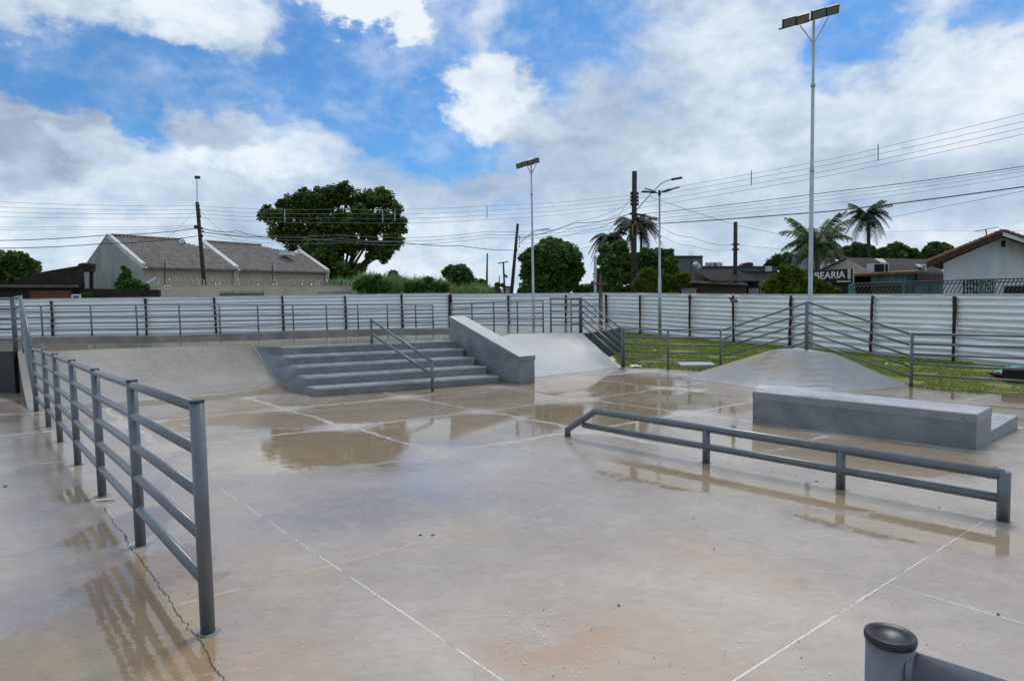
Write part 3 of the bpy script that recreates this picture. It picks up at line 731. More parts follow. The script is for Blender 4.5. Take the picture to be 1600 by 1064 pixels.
ed = MB(); ed.tube([(p[0] + .012, p[1] - .022, p[2] + .006) for p in poly_b], .006, 5)
ed.build('mortar_edge', m_filler, stairs)

# ------------------------------------------------------------------ sloping ledge beside the stairs
nA, nB = F(812, 601), F(843, 600)
e2 = Vector((-.65, .76, 0)).normalized(); e1 = Vector((.80, .60, 0)).normalized()
tgt = 702.6; lo, hi_ = 0, 8
for _ in range(40):
    L_ = (lo + hi_) / 2; p = nA + e2 * L_
    if proj((p.x, p.y, 1.1))[0] > tgt: lo = L_
    else: hi_ = L_
fA = nA + e2 * L_
wdt = .46
nBv = nA + e1 * wdt; fB = fA + e1 * wdt
zn = ZAT(nA, 564.5); zfar = ZAT(fA, 503.0); znc = ZAT(nA, 557.2); zfc = ZAT(fA, 494.5)
hub = thing('sloping_ledge', 'tall grey painted ledge sloping down beside the stairs', 'skate ledge', (nA.x, nA.y, zf(nA.x, nA.y)))
hb = MB(); hb.hexa([(nA.x, nA.y, zf(nA.x, nA.y) - .05), (nBv.x, nBv.y, zf(nBv.x, nBv.y) - .05), (fB.x, fB.y, zf(fB.x, fB.y) - .05), (fA.x, fA.y, zf(fA.x, fA.y) - .05)],
                   [(nA.x, nA.y, zn), (nBv.x, nBv.y, zn), (fB.x, fB.y, zfar), (fA.x, fA.y, zfar)])
hb.build('ledge_body', m_block, hub)
o_ = .02; a, b, c, d = nA - e1 * o_ - e2 * o_, nBv + e1 * o_ - e2 * o_, fB + e1 * o_ + e2 * o_, fA - e1 * o_ + e2 * o_
cp = MB(); cp.hexa([(a.x, a.y, zn), (b.x, b.y, zn), (c.x, c.y, zfar), (d.x, d.y, zfar)], [(a.x, a.y, znc), (b.x, b.y, znc), (c.x, c.y, zfc), (d.x, d.y, zfc)])
bevel(cp.build('ledge_cap', m_block, hub), .01)
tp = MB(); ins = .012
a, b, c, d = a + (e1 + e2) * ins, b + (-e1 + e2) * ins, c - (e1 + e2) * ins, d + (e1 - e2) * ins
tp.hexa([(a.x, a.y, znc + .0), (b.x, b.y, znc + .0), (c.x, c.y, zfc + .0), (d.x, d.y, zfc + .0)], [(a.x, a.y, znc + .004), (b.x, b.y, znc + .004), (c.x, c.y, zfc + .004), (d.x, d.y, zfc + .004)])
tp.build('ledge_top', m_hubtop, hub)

# ------------------------------------------------------------------ low ledge with its step
lA, lB = F(1176, 660), F(1524.8, 704)
ld = (lA - lB); ld.z = 0; LLen = ld.length; ld.normalize(); lw_ = Vector((-ld.y, ld.x, 0)); 
if lw_.dot(Vector((1, .7, 0))) < 0: lw_ = -lw_
zt = ZAT(lB, 647.5); zt2 = ZAT(lA, 611.8)
def pw(t, w): return lB + ld * t + lw_ * w
# width from the far right corner of the end face
def t_on(px, f):
    lo, hi2 = 0, 4
    for _ in range(40):
        m_ = (lo + hi2) / 2; p = f(m_)
        if proj(p)[0] < px: lo = m_
        else: hi2 = m_
    return lo
wid = t_on(1549.5, lambda w: (*pw(0, w).xy, zt)); wid2 = t_on(1590.6, lambda w: (*pw(0, w).xy, -.1))
low_led = thing('low_ledge', 'long grey painted ledge with a lower step behind it', 'skate ledge', (lB.x, lB.y, zf(lB.x, lB.y)))
def quadbox(t0, t1, w0, w1, z0a, zta, ztb):
    q = [pw(t0, w0), pw(t0, w1), pw(t1, w1), pw(t1, w0)]
    m_ = MB(); zz = [zta, zta, ztb, ztb]
    zb = [z0a if z0a is not None else zf(p.x, p.y) - .05 for p in q]
    if z0a is not None: zb = [z0a[0], z0a[0], z0a[1], z0a[1]]
    m_.hexa([(p.x, p.y, z) for p, z in zip(q, zb)], [(p.x, p.y, z) for p, z in zip(q, zz)]); return m_
band = .115
quadbox(0, LLen, 0, wid, None, zt - band, zt2 - band).build('ledge_body', m_block, low_led)
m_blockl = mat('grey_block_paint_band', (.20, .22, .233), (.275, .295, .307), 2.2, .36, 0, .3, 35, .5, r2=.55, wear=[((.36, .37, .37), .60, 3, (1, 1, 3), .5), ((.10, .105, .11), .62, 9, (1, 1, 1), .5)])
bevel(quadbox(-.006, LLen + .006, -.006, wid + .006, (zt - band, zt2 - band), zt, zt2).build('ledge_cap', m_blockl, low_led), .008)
quadbox(.004, LLen - .004, .004, wid - .004, (zt, zt2), zt + .004, zt2 + .004).build('ledge_top', m_blockwet_lit, low_led)
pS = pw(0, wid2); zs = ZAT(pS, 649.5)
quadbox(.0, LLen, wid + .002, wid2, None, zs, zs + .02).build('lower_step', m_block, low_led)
quadbox(.004, LLen - .004, wid + .01, wid2 - .004, (zs, zs + .02), zs + .004, zs + .024).build('step_top', m_blockwet_lit, low_led)

# ------------------------------------------------------------------ corner pyramid bank
T1, T2 = F(1206, 547, lambda x, y: .33), F(1301, 551.6, lambda x, y: .30)
Tm = Vector((7.2, 15.75, .34))
base = [F(1064, 590), F(1100, 596), F(1141, 601.5), F(1180, 607), F(1240, 611), F(1300, 613), F(1360, 610), F(1423, 604)]
pm = MB(); K = 7
tops = [T1, T1, T1, T1.lerp(T2, .25), T1.lerp(T2, .5), T2, T2, T2]
for i, (b0_, t0_) in enumerate(zip(base, tops)):
    for j in range(K + 1):
        t = j / K; p = b0_.lerp(t0_, t); fz = zf(p.x, p.y) + .004; H_ = t0_.z - zf(t0_.x, t0_.y)
        pm.v.append((p.x, p.y, fz + H_ * (t ** (1 + .25 * math.sin(math.pi * i / 7)))))
for i in range(len(base) - 1):
    for j in range(K):
        q = i * (K + 1) + j; pm.f.append((q, q + K + 1, q + K + 2, q + 1))
bkL, bkR = Vector((5.55, 17.75, zf(5.55, 17.75))), Vector((8.9, 15.45, zf(8.9, 15.4)))
apx = Vector((6.9, 15.9, .34))
pm.add([T1, apx, T2], [(0, 1, 2)])
pm.add([base[0], T1, apx, bkL], [(0, 3, 2, 1)])
pm.add([base[-1], T2, apx, bkR], [(0, 1, 2, 3)])
pm.add([bkL, apx, (apx.x, apx.y, zf(*apx.xy)), bkR], [(0, 2, 1), (2, 3, 1)])
pm.build('bank', m_pyr, smooth=False, kind='structure')

# ------------------------------------------------------------------ railings
FR = (.225, .42, .605, .79, .975)
def railing(label, posts, group=None, rp=.038, rr=.027, n=10, fr=FR, cap=True, extra_end=None, splash=False):
    """posts: list of (base Vector, top z)"""
    b0, t0 = posts[0]
    r = thing('metal_railing', label, 'railing', b0, group)
    for b, tz in posts:
        m_ = MB(); m_.tube([b, (b.x, b.y, tz)], rp, n + 2); m_.build('post', m_rail, r, smooth=True)
        if cap:
            m_ = MB(); m_.tube([(b.x, b.y, tz - .004), (b.x, b.y, tz + .006)], rp * 1.07, n + 2); m_.build('post_cap', m_cap, r)
        if splash:
            m_ = MB(); k_ = 18; P = []
            for q in range(k_):
                a_ = 2 * math.pi * q / k_; rad = .07 + .06 * mnoise.noise(Vector((math.cos(a_) * 2.5 + b.x * 3, math.sin(a_) * 2.5 + b.y, 0)))
                P.append((b.x + math.cos(a_) * rad, b.y + math.sin(a_) * rad, zf(b.x + math.cos(a_) * rad, b.y + math.sin(a_) * rad) + .002))
            m_.poly(P); m_.build('paint_splash', m_splash, r)
    for f in fr:
        pts = [Vector((b.x, b.y, b.z + (tz - b.z) * f)) for b, tz in posts]
        if extra_end: pts = pts + [e(f) for e in extra_end]
        m_ = MB(); m_.tube(pts, rr, n); m_.build('rail', m_rail, r, smooth=True)
    return r
# front left, along the walkway
fl = [((325, 987), 627), ((219, 852), 595), ((158, 775), 577), ((121, 726), 563), ((95, 690), 553), ((75, 667), 547), ((57.5, 643), 543)]
pa, pz = F(*fl[0][0]), F(*fl[-1][0])
posts = []
for (bx, by), ty in fl:
    p = F(bx, by); d = (pz - pa); d.z = 0; d.normalize(); q = pa + d * (p - pa).dot(d); q.z = zf(q.x, q.y)
    posts.append((q, ZAT(q, ty)))
railing('long five-bar grey railing in front, running back along the walkway crack', posts, rp=.037, rr=.029, n=14, splash=True)
endp = posts[-1]
dp = F(38, 552, zd); dtz = ZAT(dp, 461); dq = F(26.5, 549.5, zd); dqz = ZAT(dq, 464)
railing('steep grey railing climbing the left bank beside the dark wall', [(Vector((endp[0].x - .06, endp[0].y + .06, endp[0].z)), endp[1] - .01), (dp, dtz), (dq, dqz)],
        rp=.03, rr=.027, n=10)
dr = Vector((-17, dq.y + 1.2, 0)); dr.z = zd(dr.x, dr.y); ds = Vector((-13.6, dq.y + .5, 0)); ds.z = zd(ds.x, ds.y)
railing('grey railing on the platform above the dark retaining wall', [(Vector((dq.x - .06, dq.y + .02, dq.z)), dqz - .01), (ds, ds.z + dqz - dq.z), (dr, dr.z + dqz - dq.z)], rp=.03, rr=.024)
# along the curb behind the deck
cpx = [(-40, 526.5, 477.5), (67, 526.3, 477), (144, 525.5, 476.5), (215, 525, 475.8), (282, 523.5, 475.3), (344.5, 522, 475), (404, 519, 475), (459, 517, 475), (511, 516, 475), (560, 514.5, 475.5), (606, 513.5, 475.5), (650, 512.5, 476), (677, 512.5, 476)]
zc = lambda x, y: zd(x, y)
posts = []
for px, by, ty in cpx:
    p = F(px, by, zc); posts.append((p, ZAT(p, ty)))
railing('long grey railing on the kerb behind the stairs, before the white fence', posts, rp=.026, rr=.019, n=8, cap=False)
posts = []
for px, by, ty in [(706, 517, 474.5), (738, 517, 472.5), (772, 517, 471), (809, 518, 470), (849, 518.5, 469)]:
    p = F(px, by + 1.0, zd); posts.append((p, ZAT(p, ty)))
railing('grey railing on the deck behind the sloping ledge', posts, rp=.026, rr=.019, n=8, cap=False)
# platform corner and down the right bank
p1, p2, p3, p4 = F(861, 519.5, zd), F(906, 519.5, zd), F(940, 516.5, zd), F(900.5, 518.3, zd)
railing('grey railing on the upper platform edge, right of the thin lamp post', [(p1, ZAT(p1, 465)), (p2, ZAT(p2, 465))], rp=.03, rr=.022, cap=False)
railing('short grey railing at the back of the upper platform corner', [(F(892.6, 517, zd), ZAT(F(892.6, 517, zd), 467)), (p3, ZAT(p3, 466.5))], rp=.026, rr=.02, cap=False)
q1, q2 = F(972, 574), F(1044, 577)
b3 = Vector((5.92, 18.3, 0)); 
for _ in range(20):
    x_ = proj((b3.x, b3.y, .4))[0]; b3.x += (1126 - x_) * b3.y / 1030
b3.z = zf(b3.x, b3.y)
railing('grey railing sloping down the right bank onto the lawn edge', [(Vector((p2.x + .06, p2.y, p2.z)), ZAT(p2, 465)), (q1, ZAT(q1, 513))], rp=.03, rr=.024, cap=False)
railing('low grey railing along the lawn between the two banks', [(Vector((q1.x + .06, q1.y, q1.z)), ZAT(q1, 513)), (q2, ZAT(q2, 513.5)), (b3, ZAT(b3, 514.5))], rp=.03, rr=.024, cap=False)
c4 = Vector((6.83, 15.35, .335))
for _ in range(20):
    x_ = proj((c4.x, c4.y, .4))[0]; c4.x += (1260 - x_) * c4.y / 1030
c5 = F(1423.5, 604.5)
tz3, tz4, tz5 = ZAT(b3, 514.5), ZAT(c4, 471), ZAT(c5, 519.6)
def peak(label, lo_b, lo_t, hi_b, hi_t, flo, fhi, lastpost):
    r = thing('metal_railing', label, 'railing', lo_b)
    if lastpost:
        for b, tz in ((hi_b, hi_t),):
            m_ = MB(); m_.tube([b, (b.x, b.y, tz)], .042, 14); m_.build('post', m_rail, r, smooth=True)
    for fl_, fh_ in zip(flo, fhi):
        a = Vector((lo_b.x, lo_b.y, ZAT(lo_b, fl_))); b = Vector((hi_b.x, hi_b.y, ZAT(hi_b, fh_)))
        m_ = MB(); m_.tube([a, b], .023, 10); m_.build('rail', m_rail, r, smooth=True)
hiY = [473, 489, 504, 519, 534]
peak('grey railing rising over the left side of the corner bank', Vector((b3.x + .05, b3.y - .04, b3.z)), tz3, c4, tz4, [516, 529.5, 542.5, 556.5, 573], hiY, True)
peak('grey railing falling over the right side of the corner bank', Vector((c5.x - .04, c5.y + .04, c5.z)), tz5, Vector((c4.x + .04, c4.y, c4.z)), tz4, [521.5, 538.8, 555.5, 572, 588], hiY, False)
c6 = F(1690, 622)
railing('low grey railing on the lawn edge at the far right', [(c5, tz5), (c6, c6.z + (tz5 - c5.z))], rp=.036, rr=.026, cap=False)
# stair handrail
h1, h2 = F(676, 612), F(581, 537, zd)
hr = thing('handrail', 'short two-bar grey handrail in the middle of the grey steps', 'handrail', h1)
ht1, ht2 = ZAT(h1, 564.5), ZAT(h2, 499)
for b, tz in ((h1, ht1), (h2, ht2)):
    m_ = MB(); m_.tube([b, (b.x, b.y, tz)], .034, 12); m_.build('post', m_rail, hr, smooth=True)
for ya, yb in ((565, 500), (586, 521.5)):
    m_ = MB(); m_.tube([(h1.x, h1.y, ZAT(h1, ya)), (h2.x, h2.y, ZAT(h2, yb))], .033, 12); m_.build('rail', m_rail, hr, smooth=True)
# near railing at the lower right corner
near = Vector((.76, 1.29, 0))
for _ in range(30):
    x_ = proj((near.x, near.y, 1.0))[0]; near.x += (1391 - x_) * near.y / 1030
near.z = zf(near.x, near.y); ntz = ZAT(near, 990)
nrr = thing('metal_railing', 'grey railing close by at the bottom right, black cap on its round post', 'railing', near)
m_ = MB(); m_.tube([near, (near.x, near.y, ntz - .012)], .0445, 32); m_.build('post', m_rail, nrr, smooth=True)
m_ = MB(); cxy = lambda r_, z_: (r_, z_)
prof = [(.0445, -.016), (.0475, -.012), (.048, -.004), (.0465, .001), (.042, .002), (.036, -.003), (.022, -.009), (.001, -.011)]
n_ = 36
for r_, z_ in prof:
    for k_ in range(n_):
        a_ = 2 * math.pi * k_ / n_; m_.v.append((near.x + r_ * math.cos(a_), near.y + r_ * math.sin(a_), ntz + z_))
for i in range(len(prof) - 1):
    for k_ in range(n_): m_.f.append((i * n_ + k_, i * n_ + (k_ + 1) % n_, (i + 1) * n_ + (k_ + 1) % n_, (i + 1) * n_ + k_))
m_.build('post_cap', m_cap, nrr, smooth=True)
nd = Vector((.72, -.69, 0)).normalized()
for i, hz in enumerate((ntz - .055, ntz - .29, ntz - .51, ntz - .74, ntz - .96)):
    a = Vector((near.x, near.y, hz)); m_ = MB(); m_.tube([a + nd * .02, a + nd * 1.4], .031, 28); m_.build('rail', m_rail, nrr, smooth=True)
    if i == 0:
        w_ = MB(); w_.tube([a + nd * .036, a + nd * .046], [.036, .0312], 24, caps=False); w_.build('weld_seam', m_rail, nrr, smooth=True)
b_ = near + nd * 1.4; m_ = MB(); m_.tube([(b_.x, b_.y, zf(b_.x, b_.y)), (b_.x, b_.y, ntz)], .0445, 16); m_.build('post', m_rail, nrr, smooth=True)

# ------------------------------------------------------------------ low grind rail
gA, gB = F(1567, 813), F(886, 681)
gr = thing('grind_rail', 'low two-bar grey grind rail across the wet floor', 'grind rail', gA)
gd = gB - gA; gl = Vector((gd.x, gd.y, 0)).length; gu = Vector((gd.x, gd.y, 0)).normalized()
def gpt(px, z=0.):
    lo, hi2 = 0, gl * 1.05
    for _ in range(40):
        m_ = (lo + hi2) / 2; p = gA + gu * m_
        if proj((p.x, p.y, zf(p.x, p.y) + z))[0] > px: lo = m_
        else: hi2 = m_
    return gA + gu * lo
rg = .045
tops_ = []
pR = Vector(gA); zR = ZAT(pR, 742); bend = gpt(931, .35); zB = ZAT(bend, 642)
Lend = gpt(887, .08); zE = ZAT(Lend, 671)
m_ = MB(); m_.tube([(pR.x, pR.y, zR), (bend.x, bend.y, zB), (Lend.x, Lend.y, zE), (Lend.x, Lend.y, zf(Lend.x, Lend.y))], rg, 20); m_.build('top_rail', m_rail, gr, smooth=True)
m_ = MB(); m_.tube([pR, (pR.x, pR.y, zR + .03)], .047, 20); m_.build('post', m_rail, gr, smooth=True)
def on_top(p):
    t = (p - pR).xy.length / (bend - pR).xy.length; return zR + (zB - zR) * t
for px in (1313.5, 1103.5):
    p = gpt(px, .1); p.z = zf(p.x, p.y); m_ = MB(); m_.tube([p, (p.x, p.y, on_top(p))], .043, 18); m_.build('post', m_rail, gr, smooth=True)
l1 = gpt(912, .2); z1 = ZAT(l1, 664); zRl = ZAT(pR, 779)
m_ = MB(); m_.tube([(pR.x, pR.y, zRl), (l1.x, l1.y, z1)], .038, 20); m_.build('lower_rail', m_rail, gr, smooth=True)
for p in (pR, gpt(1313.5), gpt(1103.5)):
    m_ = MB(); P = []
    for q in range(18):
        a_ = 2 * math.pi * q / 18; rad = .065 + .06 * mnoise.noise(Vector((math.cos(a_) * 2 + p.x, math.sin(a_) * 2, 4)))
        P.append((p.x + math.cos(a_) * rad, p.y + math.sin(a_) * rad, zf(p.x + math.cos(a_) * rad, p.y + math.sin(a_) * rad) + .002))
    m_.poly(P); m_.build('paint_splash', m_splash, gr)
# drops hanging under the wet rails
def drops(parent, a, b, r, n, size=.004):
    P = []
    for _ in range(n):
        t = rnd.random(); p = Vector(a).lerp(Vector(b), t); s = size * rnd.uniform(.5, 1.3); c = p + Vector((0, 0, -r - s * .3))
        m_d.add([c + Vector((s, 0, 0)), c + Vector((0, s, 0)), c + Vector((-s, 0, 0)), c + Vector((0, -s, 0)), c + Vector((0, 0, s)), c + Vector((0, 0, -s * 1.4))],
                [(0, 1, 4), (1, 2, 4), (2, 3, 4), (3, 0, 4), (1, 0, 5), (2, 1, 5), (3, 2, 5), (0, 3, 5)])
m_d = MB(); drops(None, (pR.x, pR.y, zR), (bend.x, bend.y, zB), rg, 130, .005); drops(None, (pR.x, pR.y, zRl), (l1.x, l1.y, z1), .038, 70, .005)
m_d.build('water_drops', m_drop, gr, kind='stuff')

# ------------------------------------------------------------------ corrugated white fence
def fence_bay(parent, a, b, za0, za1, zb0, zb1, seed):
    """a,b ground points; z0 bottoms, z1 tops"""
    r_ = random.Random(seed); NC = 6
    for part in (0, 1):
        m_ = MB(); lo_f, hi_f = (0.0, .53) if part == 0 else (.5, 1.0)
        d = (b - a); d.z = 0; d.normalize(); nn = Vector((d.y, -d.x, 0))
        nr_ = 5; prof = []
        for k_ in range(nr_ + 0):
            for q, dep in ((0, 0), (.34, 0.08), (.44, 1), (.60, 1), (.97, .06)):
                prof.append(((k_ + q) / nr_, dep))
        prof.append((1.0, 0)); prof.append((1.0, 0.0))
        ph = r_.random() * 9
        tilt = [r_.uniform(-.03, .03) for _ in range(NC + 1)]
        for i in range(NC + 1):
            t = i / NC; base_ = a.lerp(b, t); z0 = za0 + (zb0 - za0) * t; z1 = za1 + (zb1 - za1) * t
            sag = .02 * math.sin(t * 3.1 + ph)
            for f, dep in prof:
                ff = lo_f + (hi_f - lo_f) * f; z = z0 + (z1 - z0) * ff + sag * (1 - ff)
                off = (.055 * dep) + tilt[i] + (.03 if part else 0.) + .015 * math.sin(ff * 5 + t * 2 + ph)
                m_.v.append((base_.x + nn.x * off, base_.y + nn.y * off, z))
        np_ = len(prof)
        for i in range(NC):
            for j in range(np_ - 1):
                q = i * np_ + j; m_.f.append((q, q + np_, q + np_ + 1, q + 1))
        m_.build('sheet', m_sheet, parent)
    m_ = MB(); off = nn * .07; m_.bar(Vector((a.x, a.y, za1)) + off, Vector((b.x, b.y, zb1)) + off, .05, .05); m_.build('top_strip', m_white, parent)
def fence_post(parent, p, z0, z1, w, seed, lean=0.):
    r_ = random.Random(seed); path = []; 
    for i in range(7):
        t = i / 6; path.append((p.x + r_.uniform(-.012, .012) + lean * t, p.y + r_.uniform(-.01, .01), z0 + (z1 - z0) * t))
    m_ = MB(); m_.tube(path, [w * r_.uniform(.42, .62) for _ in path], 6); m_.build('post', m_rust, parent)
def fence(label, pts, seed, w):
    """pts: list of (ground point, bottom z, top z)"""
    r = thing('metal_fence', label, 'fence', (pts[0][0].x, pts[0][0].y, pts[0][1]))
    for i in range(len(pts) - 1):
        (a, a0, a1), (b, b0, b1) = pts[i], pts[i + 1]
        fence_bay(r, a, b, a0, a1, b0, b1, seed + i)
    for i, (p, z0, z1) in enumerate(pts):
        d = (pts[min(i + 1, len(pts) - 1)][0] - pts[max(i - 1, 0)][0]); d.z = 0; d.normalize(); nn = Vector((d.y, -d.x, 0))
        q = p + nn * .13; fence_post(r, q, z0 - .12, z1 - rnd.uniform(.02, .12), w, seed * 10 + i, rnd.uniform(-.05, .05))
    return r
LA, LB = F(60, 527), F(703, 515)
def on_line(px, a, b):
    lo, hi2 = -1.5, 2.5
    for _ in range(50):
        m_ = (lo + hi2) / 2; p = a.lerp(b, m_)
        if proj((p.x, p.y, 1.))[0] < px: lo = m_
        else: hi2 = m_
    p = a.lerp(b, lo); p.z = zf(p.x, p.y); return p
pts = []
for px, ty in [(-75, 470.5), (-60 + 0, 470.3), (82, 467), (228, 465.2), (337, 463.6), (442, 462), (540, 460.6), (628, 459.4), (703, 458.4)]:
    if px == -60: continue
    p = on_line(px, LA, LB); pts.append((p, p.z + .02, ZAT(p, ty)))
fence('white corrugated sheet fence behind the stairs, left stretch', pts, 5, .13)
pts = []
LC = F(948, 518)
for px, ty in [(703, 459.6), (796, 459), (884, 458.4), (948, 458)]:
    p = on_line(px, LB, LC); pts.append((p, p.z + .02, ZAT(p, ty)))
fence('white corrugated sheet fence behind the platform, middle stretch', pts, 25, .11)
pts = []; RA, RB = Vector((5.6, 38.8, 0)), F(1600, 576.5)
for px, ty in [(950, 458), (1003, 458.2), (1081, 459.4), (1150, 460.2), (1238, 460.6), (1365, 460.6), (1496, 460.6), (1640, 460.3), (1800, 460)]:
    p = on_line(px, RA, RB); pts.append((p, p.z + .06, ZAT(p, ty)))
fence_r = fence('white corrugated sheet fence behind the lawn, right stretch', pts, 45, .105)
# a signpost of scrap wood and a broken branch at the fence
p = W(938.5, 470, 36.5); o = thing('wooden_stake', 'brown wooden stake with a short crossboard sticking up at the fence corner', 'stake', (p.x, p.y, zf(p.x, p.y)))
m_ = MB(); m_.tube([(p.x, p.y, zf(p.x, p.y)), W(938.5, 468, 36.5), W(938, 428, 36.5)], [.1, .12, .05], 7); m_.build('stake_post', m_wood, o)
m_ = MB(); m_.bar(W(929, 444, 36.3), W(947, 443, 36.3), .12, .12); m_.build('crossboard', m_wood, o)
m_ = MB(); m_.tube([W(1152, 470.5, 26.4), W(1144, 470, 26.3), W(1139, 465, 26.2)], [.05, .06, .03], 6); m_.tube([W(1145, 470, 26.3), W(1142, 472, 26.2)], [.05, .02], 6)
m_.build('broken_branch', m_wood, cat='branch', label='short brown broken branch stuck on top of a fence post')

# ------------------------------------------------------------------ park lamps
def flood_lamp(label, bpx, Y, zbase, ypx_top, r0, r1, heads, brace, headw, headh, group, xtop):
    base = W(bpx[0], bpx[1], Y); base.z = zbase; tz = ZAT(base, ypx_top)
    L_ = thing('park_lamp', label, 'floodlight pole', base, group)
    m_ = MB(); z1 = zbase + (tz - zbase) * .18; zm = zbase + (tz - zbase) * .58; zm2 = zbase + (tz - zbase) * .82
    m_.tube([base, (base.x, base.y, z1), (base.x, base.y, z1 + .02), (base.x, base.y, zm), (base.x, base.y, zm + .02), (base.x, base.y, zm2), (base.x, base.y, zm2 + .02), (base.x, base.y, tz)],
            [r0, r0, r0 * .8, r0 * .72, r0 * .62, r0 * .58, r0 * .5, r1], 12); m_.build('pole', m_galv, L_, smooth=True)
    for zz in (z1, zm, zm2):
        m_ = MB(); m_.tube([(base.x, base.y, zz - .04), (base.x, base.y, zz + .05)], r0 * .95 if zz == z1 else r0 * .8, 12); m_.build('collar', m_galv, L_, smooth=True)
    ends = [W(px, py, Y + dy) for px, py, dy in brace]
    m_ = MB(); m_.bar(ends[0] + Vector((0, .22, .03)), ends[1] + Vector((0, .22, .03)), .04, .04); m_.build('cross_arm', m_galv, L_)
    for px, py, dy in brace[2:]:
        m_ = MB(); m_.tube([(base.x, base.y, ZAT(base, ypx_top + (36 if Y < 22 else 15))), W(px, py, Y + dy)], .018, 6); m_.build('brace', m_galv, L_)
    ad = (ends[1] - ends[0]).normalized()
    for px, py, dy in heads:
        c = W(px, py, Y + dy); n_f = Vector((.12, -.80, -.55)).normalized(); ax = (ad - n_f * ad.dot(n_f)).normalized(); ay = n_f.cross(ax)
        m_ = MB(); m_.box(c - n_f * .04, ax * headw / 2, ay * headh / 2, n_f * .035); h = m_.build('lamp_head', m_lampbody, L_)
        bevel(h, .008)
        m_ = MB(); m_.box(c, ax * (headw / 2 - .022), ay * (headh / 2 - .022), n_f * .006); m_.build('lamp_glass', m_lampface, h)
        m_ = MB()
        for k_ in range(5):
            m_.box(c - n_f * .085 + ax * (k_ - 2) * headw / 6, ax * .008, ay * headh * .35, n_f * .03)
        m_.build('cooling_fins', m_lampbody, h)
    return L_
bx = W(1265, 549, 18.2)
flood_lamp('tall galvanised lamp pole behind the corner bank, four floodlight panels', (1265, 549), 18.2, zf(bx.x, bx.y), 33, .075, .035,
           [(1234, 35.5, 0), (1254.5, 31, 0), (1279, 22.5, 0), (1301.5, 17, 0)],
           [(1222, 43, .05), (1315, 16, .05), (1250, 40, 0), (1295, 27, 0)], .36, .235, 'galvanised park lamps', 1272)
bx = W(834, 516, 25.4)
flood_lamp('thin galvanised lamp pole behind the kerb, two pairs of small floodlights', (834, 516), 25.4, zd(bx.x, bx.y), 258, .06, .03,
           [(811.5, 260, 0), (820, 257, 0), (829.5, 255, 0), (838, 252, 0)],
           [(808, 262, .05), (843, 252.5, .05), (824, 260, 0), (838, 256.5, 0)], .24, .19, 'galvanised park lamps', 832)
base_ = F(1031, 529); tz = ZAT(base_, 302)
L_ = thing('park_lamp', 'galvanised lamp pole on the lawn by the fence with four flat street lamp arms', 'lamp post', base_, 'galvanised park lamps')
m_ = MB(); m_.tube([base_, (base_.x, base_.y, base_.z + 2.9), (base_.x, base_.y, base_.z + 2.92), (base_.x, base_.y, tz)], [.085, .08, .06, .045], 12); m_.build('pole', m_galv, L_, smooth=True)
m_ = MB(); m_.tube([(base_.x, base_.y, base_.z), (base_.x, base_.y, base_.z + .05)], .2, 12); m_.build('base_plate', m_galv, L_)
for dx, dy, dz, l in ((-1, -.35, .05, .95), (-.75, .8, .32, .8), (1, .3, .30, 1.05), (.6, -.8, .08, .7)):
    v = Vector((dx, dy, 0)).normalized(); c = Vector((base_.x, base_.y, tz))
    m_ = MB(); m_.tube([c, c + v * .25 * l * 1.4 + Vector((0, 0, dz * .4))], .03, 8); a_ = m_.build('arm', m_galv, L_)
    s_ = c + v * .2 + Vector((0, 0, dz * .3)); e_ = c + v * l + Vector((0, 0, dz))
    m_ = MB(); m_.bar(s_, e_, .24, .06); bevel(m_.build('lamp_head', m_lampbody, L_), .02)
m_ = MB(); m_.tube([(base_.x, base_.y, tz - .1), (base_.x, base_.y, tz + .12)], .07, 10); m_.build('sensor', m_lampbody, L_)

# ------------------------------------------------------------------ utility poles
def upole(label, bpx, tpx, Y, r0=.16, r1=.1, group='utility poles', nm='utility_pole'):
    t = W(*tpx, Y); b = W(*bpx, Y); d = (b - t); zg_ = -.4; k_ = (zg_ - t.z) / d.z; b = t + d * k_
    o = thing(nm, label, 'utility pole', b, group)
    m_ = MB(); m_.tube([b, b.lerp(t, .5), t], [r0, (r0 + r1) / 2, r1], 8); m_.build('pole_shaft', m_pole, o, smooth=True); return o, b, t
oL, bL, tL = upole('leaning dark pole before the twin house, small lamp on a thin rod', (320.5, 461), (308, 316), 45, .17, .12)
m_ = MB(); m_.tube([tL, W(307.5, 281, 45)], .035, 6); m_.build('lamp_rod', m_galv, oL)
m_ = MB(); m_.box(W(308.5, 277.5, 45), (.15, 0, 0), (0, .1, 0), (0, 0, .09)); m_.build('lamp_head', m_lampbody, oL)
m_ = MB(); p_ = W(318.5, 443, 44.82); m_.box(p_, (.05, 0, 0), (0, .012, 0), (0, 0, .22)); m_.build('yellow_mark', m_yellow, oL)
m_ = MB(); m_.box(W(307, 355, 44.8), (.13, 0, 0), (0, .1, 0), (0, 0, .12)); m_.build('junction_box', m_pole, oL)
for i, (px, py) in enumerate(((315.5, 357), (317, 362), (316, 369), (310.5, 322), (311.5, 328), (312, 333), (312.7, 338))):
    m_ = MB(); m_.box(W(px, py, 44.8), (.05, 0, 0), (0, .05, 0), (0, 0, .07)); m_.build('insulator', m_pole, oL)
oM, bM_, tM = upole('tall dark main pole with insulators and a curved lamp arm', (990, 457), (991.5, 268), 46, .21, .17)
for k_ in range(4):
    for sx in (-1, 1):
        c = W(991.5 + sx * 5, 302.5 + k_ * 5.6, 45.9); m_ = MB(); m_.tube([c + Vector((0, 0, -.09)), c + Vector((0, 0, -.02)), c + Vector((0, 0, .03)), c + Vector((0, 0, .09))], [.06, .1, .05, .09], 8); m_.build('insulator', m_lampbody, oM)
